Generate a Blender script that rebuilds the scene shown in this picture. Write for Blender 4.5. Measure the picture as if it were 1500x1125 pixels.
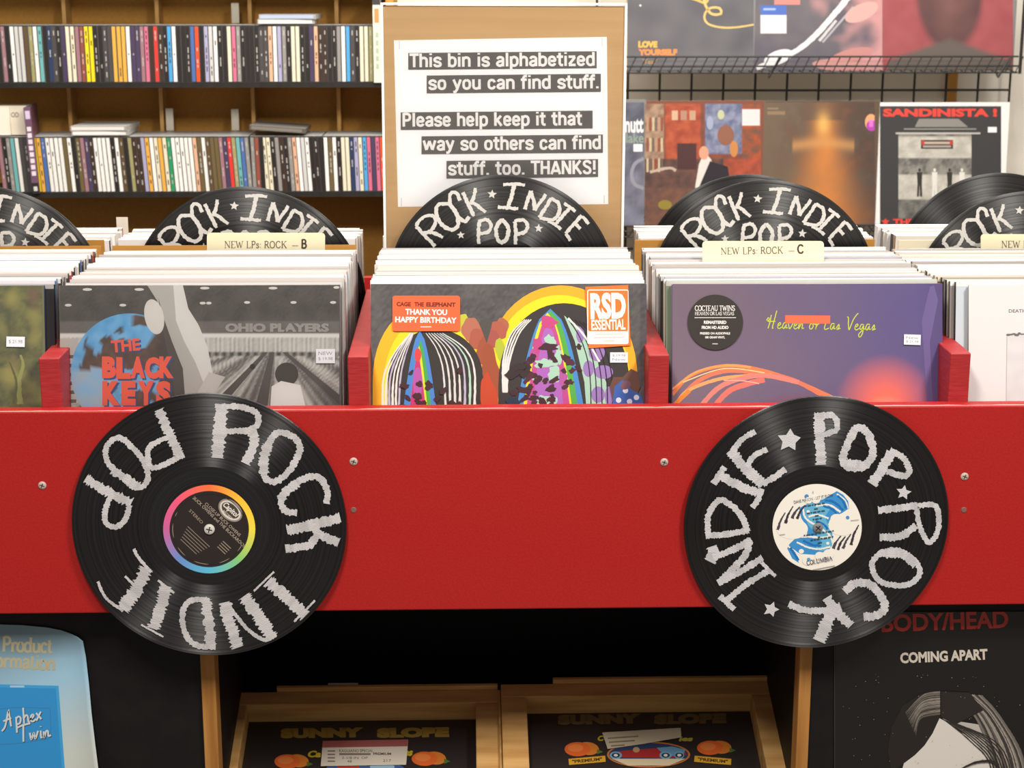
import bpy, random
from math import sin, cos, tan, pi, radians, atan2, hypot, sqrt, exp
from mathutils import Vector, Matrix, noise
from mathutils.geometry import tessellate_polygon

scene = bpy.context.scene
for o in list(bpy.data.objects):
    bpy.data.objects.remove(o)
random.seed(11)
col = scene.collection

# ------------------------------------------------------------------ camera
FPX = 2437.0                                   # focal length in pixels of the 1500 x 1125 frame
cam_d = bpy.data.cameras.new('camera')
cam_d.sensor_width = 36.0
cam_d.lens = 36.0 * FPX / 1500.0
cam_d.clip_start = 0.02
cam_d.dof.use_dof = True
cam_d.dof.focus_distance = 1.92
cam_d.dof.aperture_fstop = 15.0
cam = bpy.data.objects.new('camera', cam_d)
col.objects.link(cam)
cam.location = (0.0, -1.79, 1.50)
cam.rotation_euler = (radians(90 - 13.3), 0, radians(-1.5))
scene.camera = cam
CAM = Matrix.Translation(cam.location) @ cam.rotation_euler.to_matrix().to_4x4()

# ------------------------------------------------------------------ world, lamps, exposure
world = bpy.data.worlds.new('shop_interior')
scene.world = world
world.use_nodes = True
bg = world.node_tree.nodes['Background']
bg.inputs[0].default_value = (1.0, 0.93, 0.85, 1)
bg.inputs[1].default_value = 0.22


def area(name, loc, sx, sy, power, rot=(0, 0, 0), colour=(1, 0.95, 0.88)):
    d = bpy.data.lights.new(name, 'AREA')
    d.shape = 'RECTANGLE'
    d.size, d.size_y, d.energy, d.color = sx, sy, power, colour
    o = bpy.data.objects.new(name, d)
    col.objects.link(o)
    o.location = loc
    o.rotation_euler = rot
    return o


area('ceiling_lamp_left', (-0.42, -1.45, 2.85), 0.3, 0.7, 38, (radians(25), 0, 0))
area('ceiling_lamp_right', (1.15, -1.45, 2.85), 0.3, 0.7, 42, (radians(25), radians(12), 0))
area('ceiling_lamp_middle', (0.1, 0.45, 2.85), 2.6, 0.35, 38, (radians(30), 0, 0))
area('ceiling_lamp_aisle', (0.3, 1.25, 2.70), 3.4, 0.4, 37, (radians(34), 0, 0))

scene.view_settings.view_transform = 'Standard'
scene.view_settings.look = 'None'
scene.view_settings.gamma = 1.0
scene.view_settings.use_curve_mapping = False
scene.view_settings.exposure = 0.35


# ------------------------------------------------------------------ helpers
def lin(c):
    c = c / 255.0
    return c / 12.92 if c <= 0.04045 else ((c + 0.055) / 1.055) ** 2.4


def H(h):
    if not isinstance(h, str):
        return h
    return (lin(int(h[0:2], 16)), lin(int(h[2:4], 16)), lin(int(h[4:6], 16)), 1.0)


def mix(a, b, t):
    a, b = H(a), H(b)
    t = max(0.0, min(1.0, t))
    return tuple(a[i] * (1 - t) + b[i] * t for i in range(3)) + (1.0,)


def scale(c, k):
    c = H(c)
    return (c[0] * k, c[1] * k, c[2] * k, 1.0)


def ns(x, y, s=1.0, z=0.0):
    return noise.noise(Vector((x * s, y * s, z)))


def ray(px, py):
    d = Vector(((px - 750.0) / FPX, -(py - 562.5) / FPX, -1.0))
    return CAM.to_3x3() @ d


def W(px, py, Y):
    """point of the plane y = Y seen at a pixel of the photograph"""
    d = ray(px, py)
    o = CAM.translation
    return o + d * ((Y - o.y) / d.y)


def on_plane(Mi, px, py):
    o = Mi @ CAM.translation
    d = Mi.to_3x3() @ ray(px, py)
    t = -o.y / d.y
    return (o.x + d.x * t, o.z + d.z * t)


# ---- materials
def new_mat(name):
    m = bpy.data.materials.new(name)
    m.use_nodes = True
    nt = m.node_tree
    return m, nt, nt.nodes['Principled BSDF']


def attr_mat(name, rough, spec=0.4, coat=0.0, coat_rough=0.2, bump=0.0, bscale=300):
    m, nt, b = new_mat(name)
    a = nt.nodes.new('ShaderNodeAttribute')
    a.attribute_name = 'Col'
    nt.links.new(a.outputs['Color'], b.inputs['Base Color'])
    b.inputs['Roughness'].default_value = rough
    b.inputs['Specular IOR Level'].default_value = spec
    b.inputs['Coat Weight'].default_value = coat
    b.inputs['Coat Roughness'].default_value = coat_rough
    if bump:
        tc = nt.nodes.new('ShaderNodeTexCoord')
        n = nt.nodes.new('ShaderNodeTexNoise')
        n.inputs['Scale'].default_value = bscale
        bp = nt.nodes.new('ShaderNodeBump')
        bp.inputs['Strength'].default_value = bump
        bp.inputs['Distance'].default_value = 0.002
        nt.links.new(tc.outputs['Object'], n.inputs['Vector'])
        nt.links.new(n.outputs['Fac'], bp.inputs['Height'])
        nt.links.new(bp.outputs['Normal'], b.inputs['Normal'])
    return m


def noise_mat(name, c1, c2, rough, sc=(20, 20, 20), detail=6, bump=0.2, spec=0.3, metal=0.0, dist=0.002):
    m, nt, b = new_mat(name)
    tc = nt.nodes.new('ShaderNodeTexCoord')
    mp = nt.nodes.new('ShaderNodeMapping')
    mp.inputs['Scale'].default_value = sc
    n = nt.nodes.new('ShaderNodeTexNoise')
    n.inputs['Scale'].default_value = 1.0
    n.inputs['Detail'].default_value = detail
    r = nt.nodes.new('ShaderNodeValToRGB')
    r.color_ramp.elements[0].position, r.color_ramp.elements[1].position = 0.32, 0.68
    r.color_ramp.elements[0].color, r.color_ramp.elements[1].color = H(c1), H(c2)
    bp = nt.nodes.new('ShaderNodeBump')
    bp.inputs['Strength'].default_value = bump
    bp.inputs['Distance'].default_value = dist
    L = nt.links.new
    L(tc.outputs['Object'], mp.inputs['Vector'])
    L(mp.outputs['Vector'], n.inputs['Vector'])
    L(n.outputs['Fac'], r.inputs['Fac'])
    L(r.outputs['Color'], b.inputs['Base Color'])
    L(n.outputs['Fac'], bp.inputs['Height'])
    L(bp.outputs['Normal'], b.inputs['Normal'])
    b.inputs['Roughness'].default_value = rough
    b.inputs['Specular IOR Level'].default_value = spec
    b.inputs['Metallic'].default_value = metal
    return m


def vinyl_mat():
    m, nt, b = new_mat('black_vinyl')
    N, L = nt.nodes.new, nt.links.new
    tc = N('ShaderNodeTexCoord')
    sep = N('ShaderNodeVectorMath'); sep.operation = 'MULTIPLY'
    sep.inputs[1].default_value = (1, 0, 1)
    ln = N('ShaderNodeVectorMath'); ln.operation = 'LENGTH'
    L(tc.outputs['Object'], sep.inputs[0]); L(sep.outputs[0], ln.inputs[0])
    n = N('ShaderNodeTexNoise'); n.noise_dimensions = '1D'
    n.inputs['Scale'].default_value = 620; n.inputs['Detail'].default_value = 3
    L(ln.outputs['Value'], n.inputs['W'])
    mr = N('ShaderNodeMapRange')
    mr.inputs['From Min'].default_value, mr.inputs['From Max'].default_value = 0.0675, 0.069
    L(ln.outputs['Value'], mr.inputs['Value'])
    bp = N('ShaderNodeBump'); bp.inputs['Distance'].default_value = 0.0006
    mu = N('ShaderNodeMath'); mu.operation = 'MULTIPLY'; mu.inputs[1].default_value = 0.16
    L(mr.outputs['Result'], mu.inputs[0]); L(mu.outputs[0], bp.inputs['Strength'])
    L(n.outputs['Fac'], bp.inputs['Height']); L(bp.outputs['Normal'], b.inputs['Normal'])
    an = N('ShaderNodeMath'); an.operation = 'MULTIPLY'; an.inputs[1].default_value = 0.97
    L(mr.outputs['Result'], an.inputs[0]); L(an.outputs[0], b.inputs['Anisotropic'])
    tg = N('ShaderNodeTangent'); tg.direction_type = 'RADIAL'; tg.axis = 'Y'
    L(tg.outputs['Tangent'], b.inputs['Tangent'])
    b.inputs['Anisotropic Rotation'].default_value = 0.25
    b.inputs['Base Color'].default_value = H('0d0c0d')
    rg = N('ShaderNodeMapRange'); rg.inputs['To Min'].default_value = 0.22; rg.inputs['To Max'].default_value = 0.41
    L(mr.outputs['Result'], rg.inputs['Value']); L(rg.outputs['Result'], b.inputs['Roughness'])
    n2 = N('ShaderNodeTexNoise'); n2.noise_dimensions = '1D'
    n2.inputs['Scale'].default_value = 330; n2.inputs['Detail'].default_value = 5; n2.inputs['Roughness'].default_value = 0.75
    L(ln.outputs['Value'], n2.inputs['W'])
    sp = N('ShaderNodeMapRange')
    sp.inputs['From Min'].default_value, sp.inputs['From Max'].default_value = 0.34, 0.62
    sp.inputs['To Min'].default_value, sp.inputs['To Max'].default_value = 0.5, 1.0
    L(n2.outputs['Fac'], sp.inputs['Value']); L(sp.outputs['Result'], b.inputs['Specular IOR Level'])
    return m


def clear_mat():
    m, nt, b = new_mat('clear_plastic')
    N, L = nt.nodes.new, nt.links.new
    tr = N('ShaderNodeBsdfTransparent')
    tr.inputs[0].default_value = (0.97, 0.97, 0.97, 1)
    gl = N('ShaderNodeBsdfGlossy'); gl.inputs['Roughness'].default_value = 0.16
    fr = N('ShaderNodeFresnel'); fr.inputs[0].default_value = 1.35
    mx = N('ShaderNodeMixShader')
    tcx = N('ShaderNodeTexCoord')
    n = N('ShaderNodeTexNoise'); n.inputs['Scale'].default_value = 9
    bp = N('ShaderNodeBump'); bp.inputs['Strength'].default_value = 0.5; bp.inputs['Distance'].default_value = 0.01
    L(tcx.outputs['Object'], n.inputs['Vector']); L(n.outputs['Fac'], bp.inputs['Height'])
    L(bp.outputs['Normal'], gl.inputs['Normal'])
    L(fr.outputs[0], mx.inputs[0]); L(tr.outputs[0], mx.inputs[1]); L(gl.outputs[0], mx.inputs[2])
    L(mx.outputs[0], nt.nodes['Material Output'].inputs['Surface'])
    nt.nodes.remove(b)
    return m


M = {
    'print': attr_mat('printed_card', 0.42, 0.4, 0.25, 0.18),
    'paper': attr_mat('paper', 0.75, 0.25),
    'sleeve': attr_mat('record_sleeve', 0.55, 0.35, 0.0),
    'case': attr_mat('jewel_case', 0.35, 0.45),
    'chalk': attr_mat('paint_pen', 0.6, 0.3, bump=0.4, bscale=900),
    'crayon': attr_mat('metal_and_plastic', 0.4, 0.5),
    'red': noise_mat('red_painted_wood', 'a01a18', 'ab1f1c', 0.5, (420, 420, 420), 4, 0.25, 0.3, dist=0.0006),
    'redgrain': noise_mat('red_painted_end_grain', '981f22', 'a6282b', 0.5, (60, 60, 520), 4, 0.4, 0.45, dist=0.0008),
    'wood': noise_mat('pine_wood', 'a9742f', 'c9964c', 0.55, (60, 6, 6), 5, 0.15),
    'crate': noise_mat('crate_wood', 'ae8046', 'cda266', 0.7, (6, 60, 60), 6, 0.3),
    'upright': noise_mat('upright_wood', '94622c', 'b98446', 0.6, (70, 70, 5), 6, 0.3),
    'shelfwood': noise_mat('fibreboard', 'b48038', 'be8a40', 0.75, (160, 160, 160), 4, 0.1),
    'divwood': noise_mat('pale_pine', 'b98a4a', 'd0a464', 0.55, (60, 60, 6), 4, 0.1),
    'kraft': noise_mat('kraft_board', 'c3a072', 'c9a679', 0.8, (4, 20, 90), 5, 0.05),
    'card': noise_mat('kraft_card', 'b07c38', 'bc8842', 0.8, (10, 10, 60), 5, 0.08),
    'black': noise_mat('black_paint', '110f0f', '171414', 0.6, (40, 40, 40), 6, 0.15, 0.25),
    'wire': noise_mat('black_wire', '1c1a18', '262320', 0.45, (50, 50, 50), 2, 0.0, 0.4),
    'wall': noise_mat('white_wall_paint', 'dcd5c8', 'e4ddd0', 0.8, (3, 3, 3), 4, 0.03),
    'floor': noise_mat('floor_tile', '6b655c', '7a746a', 0.5, (5, 5, 5), 5, 0.02),
    'ceil': noise_mat('ceiling_tile', 'd8d4cc', 'e2ded6', 0.9, (30, 30, 30), 5, 0.2),
    'vinyl': vinyl_mat(),
    'clear': clear_mat(),
}


class MB:
    """collects shapes into one mesh with a colour per face corner"""

    def __init__(self):
        self.v, self.f, self.c = [], [], []

    def face(self, pts, c):
        i = len(self.v)
        self.v += [tuple(p) for p in pts]
        self.f.append(tuple(range(i, i + len(pts))))
        self.c.append([H(c)] * len(pts) if (isinstance(c, str) or len(c) == 4 and not isinstance(c[0], (tuple, list))) else [H(q) for q in c])

    def idx(self, pts, faces, cols):
        i = len(self.v)
        self.v += [tuple(p) for p in pts]
        for f, c in zip(faces, cols):
            self.f.append(tuple(i + k for k in f))
            self.c.append([H(c)] * len(f))

    def box(self, x0, x1, y0, y1, z0, z1, c='808080', front=None, top=None, side=None, T=None):
        P = [(x0, y0, z0), (x1, y0, z0), (x1, y1, z0), (x0, y1, z0), (x0, y0, z1), (x1, y0, z1), (x1, y1, z1), (x0, y1, z1)]
        if T is not None:
            P = [T @ Vector(p) for p in P]
        F = [(0, 1, 5, 4), (4, 5, 6, 7), (1, 2, 6, 5), (3, 0, 4, 7), (2, 3, 7, 6), (0, 3, 2, 1)]
        self.idx(P, F, [front or c, top or c, side or c, side or c, c, c])
        return self

    def lathe(self, prof, c, n=96, cx=0, cz=0):
        """profile of (radius, y), turned about the local y axis"""
        rings = []
        for r, y in prof:
            rings.append([(cx + r * cos(2 * pi * k / n), y, cz + r * sin(2 * pi * k / n)) for k in range(n)] if r > 1e-6 else [(cx, y, cz)])
        P, st = [], []
        for rg in rings:
            st.append(len(P)); P += rg
        F = []
        for j in range(len(rings) - 1):
            a, b = st[j], st[j + 1]
            la, lb = len(rings[j]), len(rings[j + 1])
            for k in range(n):
                k2 = (k + 1) % n
                if la > 1 and lb > 1:
                    F.append((a + k, a + k2, b + k2, b + k))
                elif la == 1 and lb > 1:
                    F.append((a, b + k2, b + k))
                elif lb == 1 and la > 1:
                    F.append((a + k, a + k2, b))
        self.idx(P, F, [c] * len(F))
        return self

    def tube(self, pts, r, c='202020', n=8):
        pts = [Vector(p) for p in pts]
        P, F = [], []
        for i, p in enumerate(pts):
            d = (pts[min(i + 1, len(pts) - 1)] - pts[max(i - 1, 0)]).normalized()
            a = d.orthogonal().normalized(); b = d.cross(a)
            if i and P:
                pa = (Vector(P[-n]) - pts[i - 1])
                pa = (pa - d * pa.dot(d)).normalized()
                a, b = pa, d.cross(pa)
            P += [tuple(p + a * (r * cos(2 * pi * k / n)) + b * (r * sin(2 * pi * k / n))) for k in range(n)]
        for i in range(len(pts) - 1):
            for k in range(n):
                F.append((i * n + k, i * n + (k + 1) % n, (i + 1) * n + (k + 1) % n, (i + 1) * n + k))
        F.append(tuple(range(n - 1, -1, -1))); F.append(tuple((len(pts) - 1) * n + k for k in range(n)))
        self.idx(P, F, [c] * len(F))
        return self

    def build(self, name, mat, parent=None, mw=None, smooth=False, bevel=0.0):
        me = bpy.data.meshes.new(name)
        me.from_pydata(self.v, [], self.f)
        ca = me.color_attributes.new('Col', 'FLOAT_COLOR', 'CORNER')
        flat = []
        for c in self.c:
            for q in c:
                flat += q
        ca.data.foreach_set('color', flat)
        me.materials.append(M[mat])
        if smooth:
            me.shade_smooth()
        me.update()
        o = bpy.data.objects.new(name, me)
        col.objects.link(o)
        if mw is not None:
            o['_mw'] = 1
            if parent is not None:
                o.parent = parent
                o.matrix_basis = world_of(parent).inverted() @ mw
            else:
                o.matrix_basis = mw
            del o['_mw']
        elif parent is not None:
            o.parent = parent
        if bevel:
            bv = o.modifiers.new('bevel', 'BEVEL')
            bv.width, bv.segments, bv.limit_method = bevel, 2, 'ANGLE'
        return o


def world_of(o):
    m = o.matrix_basis.copy()
    while o.parent:
        o = o.parent
        m = o.matrix_basis @ m
    return m


def tag(o, label, cat, group=None, kind=None):
    if label: o['label'] = label
    if cat: o['category'] = cat
    if group: o['group'] = group
    if kind: o['kind'] = kind
    return o


def empty(name, mw):
    o = bpy.data.objects.new(name, None)
    col.objects.link(o)
    o.empty_display_size = 0.05
    o.matrix_basis = mw
    return o


def copy_tree(o, mw=None, parent=None):
    c = o.copy()
    col.objects.link(c)
    c.parent = parent
    if mw is not None:
        c.matrix_basis = mw
    for ch in list(o.children):
        copy_tree(ch, None, c)
    return c


def frame(loc, lean=0.0, yaw=0.0, roll=0.0):
    """upright frame: x right, y away, z up; lean tips its top away from the viewer"""
    return Matrix.Translation(loc) @ Matrix.Rotation(yaw, 4, 'Z') @ Matrix.Rotation(-lean, 4, 'X') @ Matrix.Rotation(roll, 4, 'Y')


# ---- lettering
_tc = {}


def font_mesh(s, bold=0.0):
    key = (s, bold)
    if key not in _tc:
        cu = bpy.data.curves.new('t', 'FONT')
        cu.body = s
        cu.offset = bold
        cu.resolution_u = 3
        ob = bpy.data.objects.new('t', cu)
        me = bpy.data.meshes.new_from_object(ob)
        vs = [(v.co.x, v.co.y) for v in me.vertices]
        fs = [tuple(p.vertices) for p in me.polygons]
        bpy.data.objects.remove(ob); bpy.data.curves.remove(cu); bpy.data.meshes.remove(me)
        _tc[key] = (vs, fs)
    return _tc[key]


# serif capitals drawn as strokes in a unit cap height: (width, [(k thick / t thin, points)], serif points)
SF = {
    'N': (.86, [('t', (.12, 0, .12, 1)), ('k', (.12, 1, .74, 0)), ('t', (.74, 0, .74, 1))], (.12, 0, .12, 1, .74, 1)),
    'E': (.66, [('k', (.15, 0, .15, 1)), ('t', (.15, 1, .6, 1, .6, .82)), ('t', (.15, .52, .46, .52)), ('t', (.15, 0, .62, 0, .62, .2))], (.15, 0, .15, 1)),
    'W': (1.1, [('k', (.08, 1, .34, 0)), ('t', (.34, 0, .55, .9)), ('k', (.55, .9, .78, 0)), ('t', (.78, 0, 1.02, 1))], (.08, 1, 1.02, 1)),
    'L': (.66, [('k', (.15, 0, .15, 1)), ('t', (.15, 0, .62, 0, .62, .25))], (.15, 0, .15, 1)),
    'P': (.66, [('k', (.15, 0, .15, 1)), ('k', (.15, 1, .42, 1, .57, .88, .57, .66, .42, .5, .15, .5))], (.15, 0, .15, 1)),
    'R': (.74, [('k', (.15, 0, .15, 1)), ('k', (.15, 1, .42, 1, .57, .88, .57, .66, .42, .5, .15, .5)), ('k', (.36, .5, .7, 0))], (.15, 0, .15, 1, .7, 0)),
    'B': (.72, [('k', (.15, 0, .15, 1)), ('k', (.15, 1, .42, 1, .55, .88, .55, .66, .42, .53, .15, .53)), ('k', (.42, .53, .6, .4, .6, .14, .45, 0, .15, 0))], (.15, 0, .15, 1)),
    'O': (.82, [('k', (.41, 1, .16, .88, .07, .5, .16, .12, .41, 0, .66, .12, .75, .5, .66, .88, .41, 1))], ()),
    'C': (.76, [('k', (.66, .78, .6, .93, .42, 1, .18, .88, .07, .5, .18, .12, .42, 0, .62, .08, .68, .24))], ()),
    'K': (.8, [('k', (.15, 0, .15, 1)), ('t', (.15, .4, .68, 1)), ('k', (.34, .6, .72, 0))], (.15, 0, .15, 1, .68, 1, .72, 0)),
    'U': (.82, [('k', (.14, 1, .14, .25, .25, .04, .42, 0, .58, .04, .68, .25)), ('t', (.68, .25, .68, 1))], (.14, 1, .68, 1)),
    'M': (1., [('t', (.12, 0, .14, 1)), ('k', (.14, 1, .48, 0)), ('t', (.48, 0, .84, 1)), ('k', (.84, 1, .86, 0))], (.12, 0, .86, 0)),
    'I': (.34, [('k', (.17, 0, .17, 1))], (.17, 0, .17, 1)),
    'A': (.8, [('t', (.06, 0, .38, 1)), ('k', (.38, 1, .72, 0)), ('t', (.2, .36, .58, .36))], (.06, 0, .72, 0)),
    'T': (.7, [('k', (.35, 0, .35, 1)), ('t', (.04, .82, .04, 1, .66, 1, .66, .82))], (.35, 0)),
    'S': (.6, [('k', (.5, .8, .46, .95, .28, 1, .1, .88, .12, .64, .46, .4, .52, .16, .34, 0, .14, .04, .07, .22))], ()),
    'H': (.84, [('k', (.15, 0, .15, 1)), ('k', (.69, 0, .69, 1)), ('t', (.15, .5, .69, .5))], (.15, 0, .15, 1, .69, 0, .69, 1)),
    'V': (.76, [('k', (.06, 1, .38, 0)), ('t', (.38, 0, .7, 1))], (.06, 1, .7, 1)),
    'G': (.82, [('k', (.66, .78, .6, .93, .42, 1, .18, .88, .07, .5, .18, .12, .42, 0, .66, .1, .66, .4, .5, .4))], ()),
    'D': (.84, [('k', (.15, 0, .15, 1)), ('k', (.15, 1, .44, 1, .66, .88, .75, .5, .66, .12, .44, 0, .15, 0))], (.15, 0, .15, 1)),
    's': (.46, [('k', (.38, .48, .34, .6, .22, .65, .08, .56, .12, .42, .36, .26, .38, .1, .24, 0, .1, .04, .06, .16))], ()),
    'r': (.46, [('k', (.14, 0, .14, .62)), ('k', (.14, .42, .26, .6, .4, .62, .42, .52))], (.14, 0, .14, .62)),
    'o': (.56, [('k', (.28, .65, .1, .54, .06, .32, .1, .1, .28, 0, .46, .1, .5, .32, .46, .54, .28, .65))], ()),
    'd': (.62, [('k', (.48, 0, .48, 1)), ('k', (.48, .55, .28, .65, .1, .54, .06, .32, .1, .1, .28, 0, .48, .1))], (.48, 1, .52, 0)),
    'u': (.64, [('k', (.12, .62, .12, .14, .24, 0, .4, .04, .5, .16)), ('k', (.5, 0, .5, .62))], (.1, .62, .48, .62, .54, 0)),
    'c': (.5, [('k', (.42, .48, .36, .62, .24, .65, .1, .54, .06, .32, .1, .1, .26, 0, .42, .12))], ()),
    't': (.4, [('k', (.16, .9, .16, .12, .24, 0, .38, .06)), ('t', (.02, .62, .36, .62))], ()),
    'm': (.96, [('k', (.14, 0, .14, .62)), ('k', (.14, .46, .3, .62, .44, .58, .48, .4, .48, 0)), ('k', (.48, .46, .64, .62, .78, .58, .82, .4, .82, 0))], (.14, 0, .14, .62, .48, 0, .82, 0)),
    'a': (.54, [('k', (.08, .5, .18, .64, .34, .63, .42, .5, .42, 0)), ('k', (.42, .36, .18, .32, .07, .18, .14, .02, .28, 0, .42, .14))], (.46, 0)),
    'i': (.3, [('k', (.15, 0, .15, .62)), ('k', (.15, .84, .15, .95))], (.15, 0, .12, .62)),
    'n': (.66, [('k', (.14, 0, .14, .62)), ('k', (.14, .46, .3, .62, .46, .58, .5, .4, .5, 0))], (.14, 0, .14, .62, .5, 0)),
    ':': (.3, [('k', (.15, .04, .15, .14)), ('k', (.15, .5, .15, .6))], ()),
    '-': (.95, [('t', (.1, .36, .85, .36))], ()),
    ' ': (.34, [], ()),
}
# heavy condensed letters for the notice
GR = {
    'T': (.5, [(.25, 0, .25, .93), (.0, .92, .5, .92)]), 'h': (.52, [(.1, 0, .1, 1), (.1, .5, .16, .64, .28, .68, .38, .62, .42, .5, .42, 0)]),
    'i': (.24, [(.12, 0, .12, .74), (.12, .88, .12, 1)]), 's': (.48, [(.41, .5, .38, .62, .26, .68, .12, .62, .09, .5, .16, .41, .34, .33, .41, .22, .38, .1, .24, .06, .12, .1, .08, .22)]),
    'b': (.52, [(.1, 0, .1, 1), (.1, .5, .18, .66, .3, .68, .42, .56, .42, .2, .3, .06, .18, .08, .1, .2)]),
    'n': (.52, [(.1, 0, .1, .74), (.1, .5, .16, .64, .28, .68, .38, .62, .42, .5, .42, 0)]),
    'a': (.5, [(.1, .54, .16, .66, .28, .68, .38, .62, .4, .5, .4, 0), (.4, .4, .2, .36, .1, .26, .1, .14, .2, .06, .3, .08, .4, .2)]),
    'l': (.24, [(.12, 0, .12, 1)]), 'p': (.52, [(.1, -.24, .1, .74), (.1, .5, .18, .66, .3, .68, .42, .56, .42, .2, .3, .06, .18, .08, .1, .2)]),
    'e': (.5, [(.1, .38, .4, .38, .4, .52, .34, .64, .25, .68, .15, .64, .1, .52, .1, .2, .16, .1, .26, .06, .36, .1, .41, .2)]),
    't': (.36, [(.16, .96, .16, .18, .22, .07, .34, .06), (.0, .68, .34, .68)]), 'z': (.46, [(.04, .67, .4, .67), (.38, .64, .07, .1), (.05, .07, .42, .07)]),
    'd': (.52, [(.42, 0, .42, 1), (.42, .5, .34, .66, .22, .68, .1, .56, .1, .2, .22, .06, .34, .08, .42, .2)]),
    'o': (.52, [(.26, .68, .15, .63, .1, .5, .1, .24, .15, .11, .26, .06, .37, .11, .42, .24, .42, .5, .37, .63, .26, .68)]),
    'y': (.5, [(.06, .74, .26, .1), (.44, .74, .24, .0, .16, -.16, .04, -.18)]), 'u': (.52, [(.42, 0, .42, .74), (.42, .24, .36, .1, .24, .06, .14, .11, .1, .24, .1, .74)]),
    'c': (.48, [(.4, .5, .36, .63, .26, .68, .15, .63, .1, .5, .1, .24, .15, .11, .26, .06, .36, .11, .41, .24)]),
    'f': (.34, [(.14, 0, .14, .82, .2, .94, .33, .94), (.0, .68, .32, .68)]), '.': (.22, [(.11, 0, .11, .15)]),
    'P': (.54, [(.1, 0, .1, 1), (.1, .93, .3, .93, .42, .84, .44, .7, .42, .54, .3, .46, .1, .46)]), 'k': (.52, [(.1, 0, .1, 1), (.12, .32, .42, .74), (.22, .4, .44, 0)]),
    'w': (.74, [(.05, .74, .2, .04), (.2, .06, .36, .7), (.36, .7, .52, .06), (.52, .04, .68, .74)]), 'r': (.36, [(.1, 0, .1, .74), (.1, .5, .18, .64, .34, .67)]),
    'H': (.56, [(.1, 0, .1, 1), (.46, 0, .46, 1), (.1, .5, .46, .5)]), 'A': (.58, [(.06, 0, .29, .96), (.29, .96, .52, 0), (.14, .25, .44, .25)]),
    'N': (.58, [(.1, 0, .1, 1), (.12, .96, .46, .04), (.48, 0, .48, 1)]), 'K': (.56, [(.1, 0, .1, 1), (.12, .4, .46, 1), (.22, .52, .5, 0)]),
    'S': (.52, [(.43, .74, .4, .88, .26, .94, .13, .88, .1, .72, .18, .58, .36, .46, .43, .3, .4, .12, .26, .06, .13, .12, .09, .27)]), '!': (.26, [(.13, .3, .13, 1), (.13, 0, .13, .15)]),
    ' ': (.3, []),
}
# joined handwriting strokes, unit height
HW = {
    'H': (.95, [(.0, .55, .1, .75, .22, .65, .1, .5, .3, .5, .75, .5), (.32, .95, .3, .4, .22, 0), (.72, 1.25, .62, .5, .56, 0, .66, .05)]),
    'e': (.4, [(.0, .15, .25, .3, .22, .42, .08, .35, .06, .08, .2, 0, .4, .12)]),
    'a': (.5, [(.36, .38, .15, .42, .05, .15, .18, 0, .34, .3, .34, .06, .5, .08)]),
    'v': (.45, [(.0, .36, .12, .05, .2, .02, .4, .42, .45, .38)]),
    'n': (.5, [(.04, .38, .06, 0, .2, .36, .32, .34, .34, .04, .5, .08)]),
    'o': (.45, [(.26, .4, .08, .34, .04, .1, .2, 0, .34, .2, .26, .4, .45, .34)]),
    'r': (.42, [(.02, .3, .12, .42, .14, .3, .12, 0, .2, .3, .36, .4)]),
    'L': (.45, [(.1, .75, .04, .3, .02, .06, .14, .0, .4, .1)]),
    's': (.4, [(.06, .1, .22, .38, .26, .14, .1, 0, .4, .1)]),
    'V': (.75, [(.0, .9, .12, .85, .2, .4, .3, .05, .36, .05, .55, .7, .8, 1.1, .9, 1.15)]),
    'g': (.48, [(.34, .36, .14, .4, .05, .14, .18, .02, .34, .3, .32, -.3, .14, -.5, .04, -.3, .3, -.02, .48, .1)]),
    'A': (.8, [(-.15, -.15, .1, .1, .38, .95, .42, .9, .5, .0), (.0, .42, .55, .5)]),
    'p': (.5, [(.08, .5, .06, -.45), (.08, .4, .24, .5, .38, .36, .3, .08, .08, .06)]),
    'h': (.5, [(.1, .95, .08, 0), (.08, .3, .26, .48, .36, .36, .38, .04, .48, .04)]),
    'x': (.45, [(.04, .46, .36, .02), (.36, .48, .02, .0)]),
    'T': (.7, [(-.1, .9, .3, 1., .8, 1.02), (.34, .98, .3, 0)]),
    'w': (.65, [(.04, .46, .12, .04, .3, .42, .38, .04, .58, .48)]),
    'i': (.25, [(.1, .46, .1, .04, .2, .04), (.11, .68, .12, .72)]),
    ' ': (.4, []),
}


def smooth_line(p, step, closed=False, curve=True):
    p = [Vector(q) for q in p]
    if len(p) < 3 or not curve:
        seq = [(p[i], p[i + 1]) for i in range(len(p) - 1)]
        out = []
        for a, b in seq:
            n = max(1, int((b - a).length / step))
            out += [a.lerp(b, k / n) for k in range(n)]
        return out + [p[-1]]
    n = len(p)
    out = []
    rng = range(n if closed else n - 1)
    for i in rng:
        if closed:
            a, b, c, d = p[(i - 1) % n], p[i], p[(i + 1) % n], p[(i + 2) % n]
        else:
            a, b, c, d = p[max(i - 1, 0)], p[i], p[i + 1], p[min(i + 2, n - 1)]
        k = max(2, int((c - b).length / step))
        for j in range(k):
            t = j / k
            out.append(0.5 * ((2 * b) + (c - a) * t + (2 * a - 5 * b + 4 * c - d) * t * t + (3 * b - a - 3 * c + d) * t ** 3))
    out.append(p[0] if closed else p[-1])
    return out


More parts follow.
